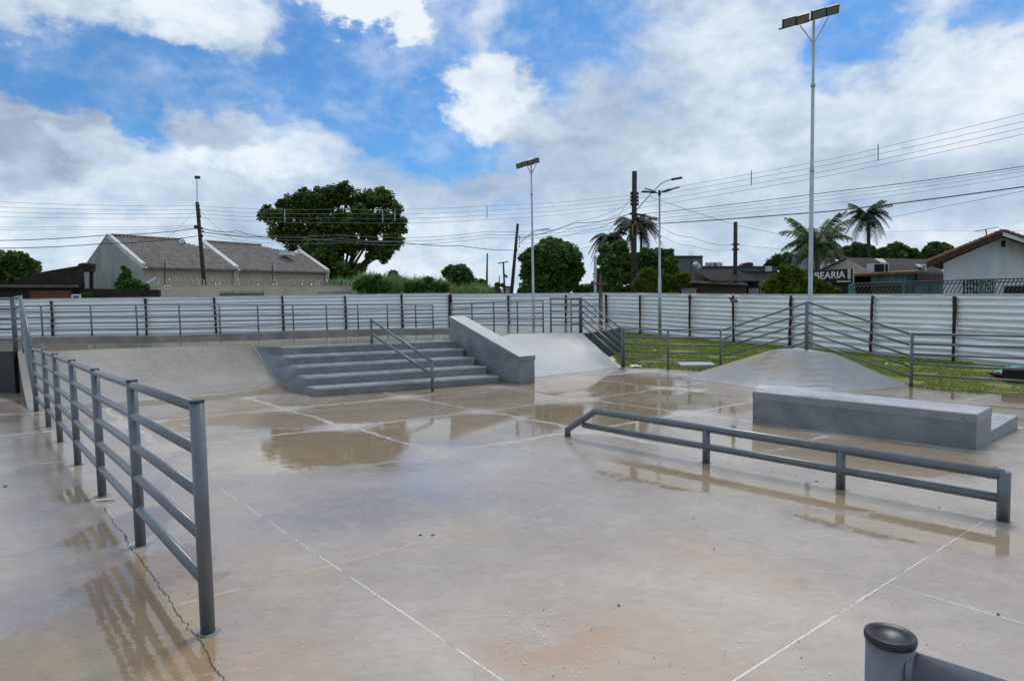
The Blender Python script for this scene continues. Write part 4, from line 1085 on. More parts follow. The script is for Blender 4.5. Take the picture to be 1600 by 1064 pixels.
m_ = MB(); m_.tube([W(995, 328, 45.8), W(1010, 311, 45.6), W(1022, 298, 45.3), W(1032, 288, 45), W(1042, 282.5, 44.8), W(1050, 280.5, 44.7)], .035, 8); m_.build('lamp_arm', m_galv, oM)
m_ = MB(); m_.bar(W(1049, 281, 44.7), W(1066, 277.8, 44.5), .3, .1); m_.build('lamp_head', m_lampbody, oM)
m_ = MB(); m_.bar(W(984, 334, 45.6), W(1009, 337, 45.6), .14, .14); m_.build('cross_arm', m_pole, oM)
m_ = MB()
for k_ in range(26):
    a_ = k_ * .7; m_.box(W(992 + math.sin(a_) * 5, 340 + k_ * 1.2, 45.7), (.1, 0, 0), (0, .06, 0), (0, 0, .05))
m_.build('cable_bundle', m_lampbody, oM)
m_ = MB(); m_.tube([W(989, 352, 45.4), W(993, 346, 45.4), W(997, 356, 45.4), W(995, 368, 45.4), W(990, 372, 45.4), W(988, 362, 45.4), W(989, 352, 45.4)], .02, 5); m_.build('cable_coil', m_yellow, oM)
oF, bF, tF = upole('leaning dark pole left of the round tree, lamp arm reaching over it', (799.5, 455), (809, 350), 64, .19, .13)
m_ = MB(); m_.tube([W(811, 381, 63.8), W(826, 368, 63.5), W(838, 360, 63), W(846, 358.5, 62.8)], .035, 6); m_.build('lamp_arm', m_galv, oF)
m_ = MB(); m_.bar(W(845, 359, 62.8), W(858, 358, 62.6), .3, .08); m_.build('lamp_head', m_galv, oF)
for py in (370, 375, 380, 385):
    m_ = MB(); m_.box(W(811.5, py, 63.9), (.05, 0, 0), (0, .05, 0), (0, 0, .08)); m_.build('insulator', m_lampbody, oF)
m_ = MB(); m_.box(W(806, 391, 63.7), (.16, 0, 0), (0, .1, 0), (0, 0, .14)); m_.build('junction_box', m_pole, oF)
upole('distant bare dark pole just right of the small tree', (760.5, 452), (761.5, 396), 95, .2, .1)
oT, bT, tT = upole('distant pole with a tilted crossarm on top', (788.5, 455), (786.5, 411), 105, .2, .13)
m_ = MB(); m_.bar(W(778, 411.8, 104.7), W(794.5, 408.8, 104.7), .16, .16); m_.build('cross_arm', m_pole, oT)
m_ = MB(); m_.bar(W(788.5, 430, 104.6), W(792.5, 433, 104.4), .3, .3); m_.build('lamp_head', m_lampbody, oT)
upole('tiny far pole standing above the small round bush', (780.4, 450), (780.2, 431), 150, .16, .1)
oR, bR, tR = upole('square dark pole before the brown house', (1148.5, 462), (1149.3, 347), 50, .17, .15)
for py in (382, 390):
    for px in (1145, 1153):
        m_ = MB(); m_.box(W(px, py, 49.8), (.07, 0, 0), (0, .05, 0), (0, 0, .06)); m_.build('insulator', m_lampbody, oR)
o = thing('galvanised_post', 'short pale galvanised post among the trees left of the main pole', 'post', (W(930, 460, 42).x, 42, -.4))
m_ = MB(); m_.tube([(W(930, 460, 42).x, 42, -.4), W(930, 400, 42)], .1, 10); m_.build('post_shaft', m_galv, o)

# ------------------------------------------------------------------ overhead wires
def wire(pts, r, material, label, group='overhead wires', sag=.0, n=26):
    """pts: control points (px, py, Y) ; smooth line through them"""
    P = [W(*p) for p in pts]; path = []
    for i in range(len(P) - 1):
        for k_ in range(n // (len(P) - 1)):
            t = k_ / (n // (len(P) - 1)); q = P[i].lerp(P[i + 1], t); q.z -= sag * 4 * t * (1 - t); path.append(q)
    path.append(P[-1]); m_ = MB(); m_.tube(path, r, 4, caps=False); return m_.build('overhead_wire', material, cat='wire', label=label, group=group)
YR = 24.
ORD4 = ['topmost', 'second from top', 'third from top', 'fourth from top']
for i, (y0_, y1_) in enumerate(((305, 84), (312, 98), (320, 113), (328, 127))):
    y16 = (178, 190, 200, 210)[i]
    wire([(991.5, y0_ - 1, 46), (1300, (249, 257, 266, 274)[i], 36), (1600, y16, 30), (1990, y16 - 62, YR)], .010, m_wire2, ORD4[i] + ' of four spacer-held thin wires climbing right from main pole', sag=.02)
for px, ya, yb, Y in ((1174, 267, 290, 40), (1372, 226, 252, 34.4)):
    m_ = MB(); m_.tube([W(px, ya, Y - .05), W(px, yb, Y - .05)], .025, 6)
    m_.build('wire_spacer', m_wire, cat='spacer', label='upright wire spacer over the coconut palm' if px == 1372 else 'upright wire spacer over the square pole', group='wire spacers')
for i, (a_, b__, c_) in enumerate(((336, 300, 260), (340, 305, 263.5), (345, 311, 268), (350, 318, 275))):
    wire([(991.5, a_, 46), (1300, b__, 36), (1600, c_, 30), (2000, c_ - 45, YR)], 0.018 if i == 0 else .009, m_wire if i == 0 else m_wire2,
         'dark cable running right from the crossarm of the main pole' if i == 0 else ORD4[i - 1] + ' of three thin wires running right under the crossarm cable', sag=.05)
wire([(1023, 350, 46), (1300, 330, 36), (1600, 292, 30), (2000, 235, YR)], .03, m_wire, 'thick dark lowest cable passing in front of the fan palm', sag=.03)
wire([(1250, 370, 60), (1360, 346, 50), (1480, 322, 40), (1640, 290, 30)], .012, m_wire2, 'thin wire passing under the thick cable by the fan palm', sag=.02)
wire([(1016, 308, 45), (1080, 330, 47), (1149, 352, 50), (1240, 371, 60)], .016, m_wire2, 'thin wire falling right from the lamp arm past the square pole', sag=.0)
wire([(1030, 352, 46), (1080, 370, 48), (1149, 382, 50)], .014, m_wire2, 'upper of two sagging service wires ending at the square pole', sag=.25)
wire([(1030, 366, 46), (1080, 384, 48), (1149, 390, 50)], .012, m_wire2, 'lower of two sagging service wires ending at the square pole', sag=.2)
wire([(1149, 382, 50), (1330, 392, 60)], .012, m_wire2, 'service wire leaving the square pole to the right', sag=.2)
wire([(1330, 362, 60), (1460, 359.5, 55), (1620, 360, 50)], .01, m_wire2, 'faint level wire right of the fan palm', sag=.1)
for i in range(4):
    wire([(988, 305 + i * 6, 46), (760, 322 + i * 7.2, 45.6), (529, 327 + i * 7, 45.3), (309, 322 + i * 6, 45), (-60, 313 + i * 8, 44)], .010, m_wire2, ORD4[i] + ' of four parallel thin wires between the tall poles crossing the big tree', sag=.12)
for i in range(3):
    wire([(986, 342 + i * 5, 46), (760, 362 + i * 5, 45.5), (529, 367 + i * 6, 45.3), (315, 357 + i * 5, 45)], .012, m_wire2, ORD4[i] + ' of the lower thin wires between the main pole and the leaning pole', sag=.3)
for px, ya, yb in ((445, 328, 347), (598, 329, 347), (617, 329, 346), (761, 323, 341)):
    m_ = MB(); m_.tube([W(px, ya, 45.1), W(px, yb, 45.1)], .03, 5)
    m_.build('wire_spacer', m_galv, cat='spacer', group='wire spacers', label={445: 'pale wire spacer crossing the left lobe of the big tree', 598: 'left one of two close wire spacers at the right of the big tree', 617: 'right one of two close wire spacers at the right of the big tree', 761: 'wire spacer in open sky right of the big tree'}[px])
wire([(985, 334, 46), (900, 348, 52), (808, 372, 64)], .022, m_wire, 'dark cable from the main pole to the leaning far pole', sag=.2)
for i in range(3):
    wire([(986, 316 + i * 8, 46), (900, 346 + i * 9, 52), (811, 370 + i * 5, 64)], .012, m_wire2, ORD4[i] + ' of three thin wires converging on the leaning far pole', sag=.25)
wire([(940, 350 + 30, 50), (860, 398, 55), (812, 404, 62)], .014, m_wire, 'low cable behind the round tree', sag=.1)
wire([(317, 363, 45), (470, 372, 46), (620, 378, 50), (720, 384, 56), (802, 391, 64)], .026, m_wire, 'dark cable from the leaning pole across the big tree', sag=.12)
wire([(307, 357, 45), (160, 368, 45), (-40, 376, 44)], .024, m_wire, 'upper dark cable leaving left from the leaning pole', sag=.1)
wire([(308, 369, 45), (160, 381, 45), (-40, 388, 44)], .024, m_wire, 'lower dark cable leaving left from the leaning pole', sag=.1)
wire([(315, 357, 45), (370, 361, 45), (445, 372, 45)], .018, m_wire, 'short sagging cable right of the leaning pole', sag=.15)
for i in range(2):
    wire([(309, 352 + i * 3, 45), (100, 354 + i * 4, 45), (-40, 353 + i * 4, 44)], .01, m_wire2, ['upper', 'lower'][i] + ' of two faint wires over the brown roof at left', sag=.1)
wire([(303, 330, 45), (262, 372, 47)], .01, m_wire2, 'service wire slanting down to the left roof', sag=.1)
wire([(313, 330, 45), (352, 365, 46), (392, 388, 48)], .01, m_wire2, 'service wire slanting down to the right roof', sag=.1)
wire([(988, 305, 46), (962, 345, 46), (935, 388, 46)], .012, m_wire2, 'stay wire falling left from the main pole', sag=.0)

# ------------------------------------------------------------------ buildings
def slab(px_poly, Y, depth, name, material, parent, dz=0., dx=0.):
    """vertical outline at distance Y, given real thickness 'depth'"""
    f = [W(a, b, Y) for a, b in px_poly]; m_ = MB(); n = len(f); bkk = [p + Vector((dx, depth, dz)) for p in f]
    m_.v = [tuple(p) for p in f + bkk]; m_.f = [tuple(range(n)), tuple(reversed(range(n, 2 * n)))] + [(i, i + n, (i + 1) % n + n, (i + 1) % n) for i in range(n)]
    return m_.build(name, material, parent)
def brick(px0, px1, y0, y1, Y, depth): return [(px0, y1), (px1, y1), (px1, y0), (px0, y0)]
# --- twin house with grey tiled roof
C0 = W(222, 450, 45); C0.z = -.4
fdir = Vector((.528, .849, 0)).normalized(); gdir = Vector((-.849, .528, 0)).normalized()
TL_, WW = 16.6, 8.3
ze = ZAT(C0, 415); za = 6.55
house = thing('twin_house', 'plastered twin house with grey tiled roofs and white gable copings', 'house', C0)
def hp(t, s, z): p = C0 + fdir * t + gdir * s; return Vector((p.x, p.y, z))
m_ = MB(); prof = [hp(0, 0, -.4), hp(0, WW, -.4), hp(0, WW, ze - .3), hp(0, WW / 2, za), hp(0, 0, ze)]
bkp = [p + fdir * .2 for p in prof]; m_.v = [tuple(p) for p in prof + bkp]
m_.f = [(0, 1, 2, 3, 4), (9, 8, 7, 6, 5)] + [(i, i + 5, (i + 1) % 5 + 5, (i + 1) % 5) for i in range(5)]
m_.build('gable_wall', m_plaster, house)
m_ = MB(); m_.hexa([hp(.2, .15, -.4), hp(TL_, .15, -.4), hp(TL_, WW, -.4), hp(.2, WW, -.4)], [hp(.2, .15, ze - .15), hp(TL_, .15, ze - .15), hp(TL_, WW, ze - .3), hp(.2, WW, ze - .3)])
m_.build('front_wall', m_beige, house)
def zroof(s): return ze + (za - .12 - ze) * (s / (WW / 2))
def coping(t, s1, w=.34, lift=.16):
    m_ = MB(); sl = 0.0
    a, b = hp(t - w / 2, -.12, ze + lift - .05), hp(t - w / 2, s1, zroof(s1) + lift + .04)
    c, d = hp(t + w / 2, s1, zroof(s1) + lift + .04), hp(t + w / 2, -.12, ze + lift - .05)
    m_.hexa([p - Vector((0, 0, .34)) for p in (a, d, c, b)], [a, d, c, b]); m_.build('coping', m_white, house)
coping(.12, WW / 2, .3, .2); coping(7.3, 3.9, .42, .22); coping(TL_ - .1, 3.55, .42, .2)
m_ = MB(); m_.hexa([hp(0, WW / 2, za - .15), hp(.28, WW / 2, za - .15), hp(.28, WW, ze - .4), hp(0, WW, ze - .4)], [hp(0, WW / 2, za + .06), hp(.28, WW / 2, za + .06), hp(.28, WW, ze - .2), hp(0, WW, ze - .2)]); m_.build('coping', m_white, house)
for t in (7.3, TL_ - .1):
    m_ = MB(); m_.hexa([hp(t - .22, -.05, -.4), hp(t + .22, -.05, -.4), hp(t + .22, .3, -.4), hp(t - .22, .3, -.4)], [hp(t - .22, -.05, ze - .12), hp(t + .22, -.05, ze - .12), hp(t + .22, .3, ze - .12), hp(t - .22, .3, ze - .12)]); m_.build('pier', m_beige, house)
def tiled(t0, t1, smax, name='roof'):
    m_ = MB(); pitch = .26; t = t0; rows = 12; over = -.32
    rf = MB()
    while t < t1 - .02:
        sm = smax(t + pitch / 2); 
        ss = [over + (WW / 2 - over) * k_ / rows for k_ in range(rows + 1)]; ss = [s for s in ss if s < sm] + [sm]
        for k_ in range(len(ss) - 1):
            s0, s1 = ss[k_], ss[k_ + 1]
            if s1 - s0 < .02: continue
            V = []
            for s, lift in ((s0, .02), (s1, .0)):
                for q, h in ((0, 0), (.22, .085), (.45, .11), (.68, .085), (.9, 0)):
                    V.append(hp(t + pitch * q, s, zroof(s) + h + lift))
            V += [hp(t, s0, zroof(s0) - .02), hp(t + pitch, s0, zroof(s0) - .02)]
            m_.add(V, [(0, 1, 6, 5), (1, 2, 7, 6), (2, 3, 8, 7), (3, 4, 9, 8), (10, 11, 4, 3, 2, 1, 0)])
        t += pitch
    o = m_.build('tile', m_tile, house, kind='stuff')
    return o
def smax1(t):
    if t < 5.1: return WW / 2
    return WW / 2 - (t - 5.1) / (7.3 - 5.1) * 1.3
def smax2(t):
    if t < 12.6: return WW / 2
    return WW / 2 - (t - 12.6) / (TL_ - 12.6) * 1.3
tiled(.3, 7.1, smax1); tiled(7.55, TL_ - .3, smax2)
m_ = MB()
for t0, t1, f_ in ((.3, 7.1, smax1), (7.55, TL_ - .3, smax2)):
    ks = [t0 + (t1 - t0) * i / 10 for i in range(11)]
    for a, b in zip(ks[:-1], ks[1:]):
        m_.hexa([hp(a, -.3, ze - .18), hp(b, -.3, ze - .18), hp(b, f_(b), zroof(f_(b)) - .08), hp(a, f_(a), zroof(f_(a)) - .08)], [hp(a, -.3, zroof(-.3) - .03), hp(b, -.3, zroof(-.3) - .03), hp(b, f_(b), zroof(f_(b)) - .0), hp(a, f_(a), zroof(f_(a)) - .0)])
m_.build('roof', m_tile, house)
for t0, t1 in ((.3, 5.1), (7.55, 12.6)):
    k_ = t0; 
    m_ = MB()
    while k_ < t1:
        m_.tube([hp(k_, WW / 2, za + .0), hp(k_ + .3, WW / 2, za + .02)], [.12, .09], 7); k_ += .28
    m_.build('ridge', m_tile, house)
m_ = MB(); c = W(283, 378, 47); m_.tube([c + Vector((math.cos(a) * .26, 0, math.sin(a) * .2)) for a in [i * math.pi / 6 for i in range(13)]], .03, 6, caps=False)
m_.build('roof_vent_ring', m_iron, house)
m_ = MB(); m_.box(c, (.16, 0, 0), (0, .05, 0), (0, 0, .12)); m_.build('roof_lamp', m_white, house)
m_ = MB(); m_.box(W(449, 396.5, 57.5), (.5, 0, 0), (0, .5, 0), (0, 0, .16)); m_.build('chimney', m_white, house)
# front garden wall with coils
wa, wb_ = W(245, 460, 42), W(558, 460, 52); wa.z = wb_.z = -.4
bw = thing('garden_wall', 'beige rendered wall with garage openings before the twin house', 'wall', wa)
wdv = (wb_ - wa).normalized(); wnv = Vector((-wdv.y, wdv.x, 0)); wL = (wb_ - wa).length
zt0, zt1 = ZAT(wa, 446.5), ZAT(wb_, 447)
def wp(t, n=0., z=0.): p = wa + wdv * t + wnv * n; return Vector((p.x, p.y, z))
def wtop(t): return zt0 + (zt1 - zt0) * t / wL
def t_wall(px):
    lo, hi2 = 0, wL
    for _ in range(40):
        m__ = (lo + hi2) / 2
        if proj(wp(m__, 0, 2.))[0] < px: lo = m__
        else: hi2 = m__
    return lo
cuts = [0, t_wall(343), t_wall(413), t_wall(497), t_wall(550), wL]
for i in range(5):
    a, b = cuts[i], cuts[i + 1]
    if i in (1, 3):
        m_ = MB(); hz = .36 if i == 1 else .46
        m_.hexa([wp(a, 0, wtop(a) - hz), wp(b, 0, wtop(b) - hz), wp(b, .18, wtop(b) - hz), wp(a, .18, wtop(a) - hz)], [wp(a, 0, wtop(a)), wp(b, 0, wtop(b)), wp(b, .18, wtop(b)), wp(a, .18, wtop(a))]); m_.build('lintel', m_beige2, bw)
        m_ = MB(); m_.hexa([wp(a, .13, -.4), wp(b, .13, -.4), wp(b, .17, -.4), wp(a, .17, -.4)], [wp(a, .13, wtop(a) - hz - (.14 if i == 1 else .02)), wp(b, .13, wtop(b) - hz - (.14 if i == 1 else .02)), wp(b, .17, wtop(b) - hz - (.14 if i == 1 else .02)), wp(a, .17, wtop(a) - hz - (.14 if i == 1 else .02))]); m_.build('garage_door', m_greyband if i == 1 else m_wwall, bw)
    else:
        m_ = MB(); m_.hexa([wp(a, 0, -.4), wp(b, 0, -.4), wp(b, .18, -.4), wp(a, .18, -.4)], [wp(a, 0, wtop(a)), wp(b, 0, wtop(b)), wp(b, .18, wtop(b)), wp(a, .18, wtop(a))]); m_.build('wall_panel', m_beige2, bw)
m_ = MB(); m_.hexa([wp(0, -.04, wtop(0)), wp(wL, -.04, wtop(wL)), wp(wL, .22, wtop(wL)), wp(0, .22, wtop(0))], [wp(0, -.04, wtop(0) + .05), wp(wL, -.04, wtop(wL) + .05), wp(wL, .22, wtop(wL) + .05), wp(0, .22, wtop(0) + .05)]); m_.build('coping', m_beige2, bw)
t_ = t_wall(262); m_ = MB(); m_.box(wp(t_, -.03, wtop(t_) - .12), wdv * .2, wnv * .015, (0, 0, .12)); sg = m_.build('sign_plate', m_letter, bw)
m_ = MB()
for k_ in range(4): m_.box(wp(t_ - .13 + k_ * .085, -.05, wtop(t_) - .12), wdv * .022, wnv * .004, (0, 0, .05))
m_.build('sign_marks', m_iron, sg)
# razor coils
rz = MB(); P = []; n_t = int(wL / .33) * 10
for i in range(n_t):
    a_ = i / 10 * 2 * math.pi; t = i / n_t * wL; rr_ = .19 + .13 * mnoise.noise(Vector((i * .11, 0, 0)))
    P.append(wp(t + .22 * mnoise.noise(Vector((i * .17, 4, 0))), .09 + rr_ * math.cos(a_), wtop(t) + .27 + rr_ * math.sin(a_)))
rz.tube(P, .013, 3, caps=False)
rz.build('razor_wire', m_razor, cat='razor wire', label='coils of pale razor wire along the top of the beige garden wall')
m_ = MB(); P = []
p0_, p1_ = W(226, 449, 43.2), W(246, 438, 42.2)
for i in range(110):
    a_ = i / 9 * 2 * math.pi; c = p0_.lerp(p1_, i / 110); P.append(c + Vector((0, .22 * math.cos(a_), .24 * math.sin(a_))))
m_.tube(P, .016, 3, caps=False); m_.build('razor_wire', m_razor, cat='razor wire', label='bunched razor wire at the left end of the beige wall')
for px, y0_, y1_, Y in ((257.5, 447, 408, 43), (425.5, 450, 412, 47.5)):
    o = thing('fence_rod', 'upright rod carrying wires over the wall, before the ' + ('left roof' if px < 300 else 'right roof'), 'rod', W(px, y0_, Y), 'rods on the beige wall')
    m_ = MB(); m_.tube([W(px, y0_, Y), W(px, y1_, Y)], .035, 6); m_.build('rod_shaft', m_iron, o)
    m_ = MB(); m_.bar(W(px - 3, y1_ + 2, Y), W(px + 3, y1_ + 2, Y), .05); m_.build('rod_arm', m_galv, o)
# --- low brown house, left
bh = thing('brown_house', 'low dark house with an old brown roof and a water tank at its peak', 'house', (W(60, 455, 40).x, 40, -.4))
slab([(-60, 450), (133, 450), (130, 414), (68, 424.5), (5, 446), (-60, 446)], 41, 5, 'gable_roof', m_brownroof, bh, dx=-4.2)
m_ = MB(); 
for i in range(44):
    px = -60 + i * 4.2; a = W(px, 448.5, 39.2); b = W(px, 447.2, 40.6); m_.tube([a, b], [.075, .075], 6)
m_.build('corrugated_edge', m_rooffc, bh)
slab([(-60, 470), (115, 470), (115, 450), (-60, 450)], 39.6, .3, 'front_wall', m_brownroof, bh)
slab([(46, 470), (111, 470), (111, 454), (46, 454)], 39.4, .18, 'orange_panel', m_orange, bh)
slab([(112, 470), (126, 470), (126, 460), (112, 460)], 39.2, .1, 'sign_board', m_greyband, bh)
m_ = MB(); m_.bar(W(112.5, 461, 39.1), W(125.5, 461, 39.1), .07); m_.bar(W(113, 461, 39.1), W(113, 469, 39.1), .07); m_.bar(W(125, 461, 39.1), W(125, 469, 39.1), .07); m_.build('sign_frame', m_letter, bh)
tk = W(136, 418, 41.5)
m_ = MB(); m_.tube([tk + Vector((0, 0, -.28)), tk + Vector((0, 0, .2)), tk + Vector((0, 0, .28))], [.45, .48, .25], 12); m_.build('water_tank', m_brownroof, bh)
m_ = MB()
for px in (128, 143): m_.bar(W(px, 424, 41.5), W(px, 470, 41.5), .16)
m_.build('tank_stand', m_brownroof, bh)
dw = thing('dark_wall', 'low weathered brown wall between the brown house and the beige wall', 'wall', (W(180, 470, 39.6).x, 39.6, -.4))
slab([(115, 472), (248, 472), (248, 453), (115, 450.5)], 39.8, .25, 'wall_panel', m_brownroof, dw)

# --- right side houses
# grey flat-roofed block and brown house
gb = thing('grey_block_house', 'grey flat-roofed building with a long parapet behind the brown house', 'house', (W(1120, 458, 62).x, 62, -.4))
slab([(1048, 470), (1098, 470), (1098, 400.5), (1048, 400.5)], 62, 6, 'upper_block', m_greyband, gb)
slab([(1047, 401), (1098.8, 401), (1098.8, 399.6), (1047, 399.6)], 61.8, 6.4, 'roof_edge', m_iron, gb)
slab([(1098, 470), (1215, 470), (1215, 417), (1098, 417)], 62.5, 6, 'parapet', m_greyband, gb)
slab([(1097, 417), (1216, 417), (1216, 415.8), (1097, 415.8)], 62.3, 6.4, 'roof_edge', m_iron, gb)
slab([(1098.5, 424.6), (1215, 424.6), (1215, 423.6), (1098.5, 423.6)], 62.2, .3, 'ledge_line', m_iron, gb)
for i in range(14):
    c = W(1103 + i * 1.9, 413.5, 63 + .8 * math.sin(i)); m_ = MB(); m_.box(c, (.045, 0, 0), (0, .08, 0), (0, 0, .2)); m_.build('tank_rib', m_white, gb)
tk = W(1115.5, 413.6, 64); m_ = MB(); m_.tube([tk - Vector((0, 0, .2)), tk + Vector((0, 0, .16))], .72, 16); m_.build('water_tank', m_greyband, gb)
slab([(1157, 417), (1164, 411), (1171, 409.8), (1177, 411), (1177, 417)], 63.2, 1.2, 'brick_stack', m_brick, gb)
slab([(1198.5, 424), (1206, 424), (1206, 416), (1198.5, 416)], 61.6, .5, 'white_box', m_white, gb)
br = thing('brown_house', 'brown house with dark corrugated roofs and a barred white window', 'house', (W(1110, 458, 47).x, 47, -.4))
slab([(1056.5, 470), (1166, 470), (1166, 444.5), (1056.5, 440)], 47, .3, 'front_wall', m_brownwall, br)
slab([(1085, 441), (1113, 441), (1088, 425)], 48.5, .3, 'gable', m_brownwall, br)
def corr_roof(name, corners, parent, material, n=26, amp=.06, th=.06):
    """corners: eave left, eave right, ridge right, ridge left"""
    a, b, c, d = [Vector(q) for q in corners]; m_ = MB(); K_ = n * 4
    nrm = (b - a).cross(d - a).normalized()
    if nrm.z < 0: nrm = -nrm
    for i in range(K_ + 1):
        t = i / K_; w = math.sin(i / 4 * 2 * math.pi) * amp
        for p in (a.lerp(b, t), d.lerp(c, t)):
            m_.v.append(tuple(p + nrm * w)); m_.v.append(tuple(p + nrm * (w - th)))
    for i in range(K_):
        q = i * 4; m_.f += [(q, q + 4, q + 6, q + 2), (q + 1, q + 3, q + 7, q + 5), (q, q + 1, q + 5, q + 4), (q + 2, q + 6, q + 7, q + 3)]
    return m_.build(name, material, parent)
corr_roof('corrugated_roof', (W(1112, 438.6, 46.6), W(1186, 438.6, 47.4), W(1152, 422.5, 52.5), W(1083, 422.5, 52)), br, m_rooffc, 30, .05)
corr_roof('corrugated_roof', (W(1054, 440, 46.3), W(1168, 445, 46.3), W(1168, 443, 47.2), W(1054, 437.6, 47.2)), br, m_rooffc, 40, .03)
slab([(1164, 470), (1187, 470), (1187, 440), (1166, 440)], 48, .3, 'carport_opening', m_dark, br)
m_ = MB()
for i in range(6): m_.bar(W(1171 + i * 2.6, 470, 47.7), W(1171 + i * 2.6, 450.5, 47.7), .05)
m_.build('gate_bars', m_bars, br)
w_ = slab([(1065, 470), (1087.5, 470), (1087.5, 450.5), (1065, 451.5)], 46.9, .12, 'window', m_dark, br)
m_ = MB()
for i in range(9): m_.bar(W(1066 + i * 2.6, 470, 46.7), W(1066 + i * 2.6, 452, 46.7), .06)
m_.bar(W(1065, 452.2, 46.7), W(1088, 451, 46.7), .07); m_.build('window_bars', m_bars, w_)
slab([(1064, 451.6), (1088.5, 450.6), (1088.5, 448.6), (1064, 449.6)], 46.6, .4, 'window_hood', m_iron, br)
m_ = MB(); m_.box(W(1066, 447.5, 46.7), (.06, 0, 0), (0, .05, 0), (0, 0, .08)); m_.build('wall_lamp', m_letter, br)
m_ = MB(); m_.tube([W(1080, 425, 50), W(1080, 397, 50)], .03, 6); m_.build('antenna_mast', m_iron, br)
m_ = MB(); m_.tube([W(1080 + 4.5 * math.cos(a), 397.5 + 3.5 * math.sin(a), 50) for a in [i * math.pi / 6 for i in range(13)]], .012, 5, caps=False); m_.build('antenna_ring', m_iron, br)
m_ = MB(); m_.tube([W(1086, 411, 49.5), W(1091.5, 418, 49.7)], [.18, .2], 10); m_.build('dish', m_white, br)
# building with the shop sign
sh = thing('gabled_shop', 'low gabled building with a grey corrugated roof above the black shop sign', 'shop', (W(1340, 458, 40).x, 40, -.4))
slab([(1280, 470), (1364, 470), (1364, 426), (1323, 404.5), (1284, 423)], 41, .3, 'gable_wall', m_beige, sh)
corr_roof('corrugated_roof', (W(1366, 427, 40.2), W(1480, 428, 41.6), W(1448, 405.5, 49), W(1320, 403, 44)), sh, m_rooffc, 46, .04)
corr_roof('corrugated_roof', (W(1276, 424, 40.4), W(1286, 421, 44), W(1326, 403.5, 45.5), W(1322, 402.6, 40.4)), sh, m_rooffc, 6, .04)
corr_roof('clear_sheet', (W(1378, 410.5, 42.7), W(1386, 410.2, 42.8), W(1379, 404.4, 44.3), W(1367, 404.4, 44.2)), sh, m_white, 3, .03)
corr_roof('clear_sheet', (W(1436, 416.5, 42.6), W(1442, 416.6, 42.6), W(1437, 413.4, 43.6), W(1430, 413.2, 43.6)), sh, m_white, 3, .03)
fr_ = slab([(1364, 428), (1389, 428), (1389, 411.5), (1364, 411.5)], 39.4, .7, 'air_vent_frame', m_white, sh)
slab([(1366.8, 427), (1381.6, 427), (1381.6, 412.8), (1366.8, 412.8)], 39.35, .04, 'vent_grille', m_dark, sh)
slab([(1384, 427), (1387.6, 427), (1387.6, 412.8), (1384, 412.8)], 39.35, .04, 'vent_grille', m_dark, sh)
slab([(1334, 470), (1364, 470), (1364, 429), (1334, 429)], 39.2, .3, 'dark_front', m_dark, sh)
slab([(1363, 443.5), (1416, 443), (1416, 429), (1363, 429.5)], 38.6, .25, 'teal_canopy', m_teal, sh)
slab([(1416, 470), (1478, 470), (1478, 425), (1432, 424), (1416, 430)], 39.3, .25, 'side_wall', m_teal, sh)
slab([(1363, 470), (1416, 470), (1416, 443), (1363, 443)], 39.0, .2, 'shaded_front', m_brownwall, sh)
slab([(1432, 441), (1474, 441), (1474, 428.5), (1434, 427)], 39.1, .15, 'shutter', m_brownwall, sh)
m_ = MB()
for i in range(25):
    px = 1336 + i * 4; y = 430 - (px - 1336) / 96 * 4.2; m_.tube([W(px, y, 38.3), W(px + .3, y - 2.2, 39.6)], [.09, .08], 6)
m_.build('terracotta_edge', m_terra, sh)
m_ = MB(); m_.tube([W(1446.5, 424, 39), W(1446.5, 415, 39), W(1440, 414.5, 39)], .05, 6); m_.build('white_pipe', m_white, sh)
# the black sign
sg = thing('shop_sign', 'black shop sign with white lettering beside the tall lamp pole', 'shop sign', (W(1300, 440, 38).x, 38, -.4))
slab([(1216, 442), (1333.5, 442.2), (1333.5, 419.8), (1216, 425.5)], 38, .18, 'sign_board', m_black, sg)
slab([(1250, 470), (1333, 470), (1333, 442.2), (1250, 442.2)], 38.2, .12, 'sign_panel', m_black, sg)
slab([(1333.4, 444), (1334.2, 444), (1334.2, 419.6), (1333.4, 419.6)], 37.95, .2, 'sign_edge', m_letter, sg)
def text(body, px0, py_base, height_px, px1, Y, parent, name, bold=.0):
    cu = bpy.data.curves.new(name, 'FONT'); cu.body = body; cu.size = 1; cu.extrude = .02; cu.offset = bold; cu.resolution_u = 3
    ob_ = bpy.data.objects.new('tmp_text', cu); COL.objects.link(ob_); bpy.context.view_layer.update()
    me = bpy.data.meshes.new_from_object(ob_.evaluated_get(bpy.context.evaluated_depsgraph_get()))
    bpy.data.objects.remove(ob_)
    co = np.zeros(len(me.vertices) * 3); me.vertices.foreach_get('co', co); co = co.reshape(-1, 3)
    w = np.ptp(co[:, 0]); h = .70; x0 = co[:, 0].min()
    A = W(px0, py_base[0], Y); B = W(px1, py_base[1], Y); hh = height_px * Y / 1030.
    out_ = np.zeros_like(co); org = np.array(ORG[parent.name])
    t = (co[:, 0] - x0) / w
    out_[:, 0] = A.x + (B.x - A.x) * t; out_[:, 1] = Y - co[:, 2]; out_[:, 2] = A.z + (B.z - A.z) * t + co[:, 1] / h * hh
    me.vertices.foreach_set('co', (out_ - org).reshape(-1)); me.update(); me.materials.append(m_letter)
    o = bpy.data.objects.new(name, me); COL.objects.link(o); o.parent = parent; return o
text('BARBEARIA', 1246, (437.8, 434.2), 10.8, 1320.5, 37.96, sg, 'sign_lettering', .012)
text('barbearia', 1308, (441.2, 440.8), 3.4, 1329, 37.96, sg, 'sign_lettering', .01)
m_ = MB()
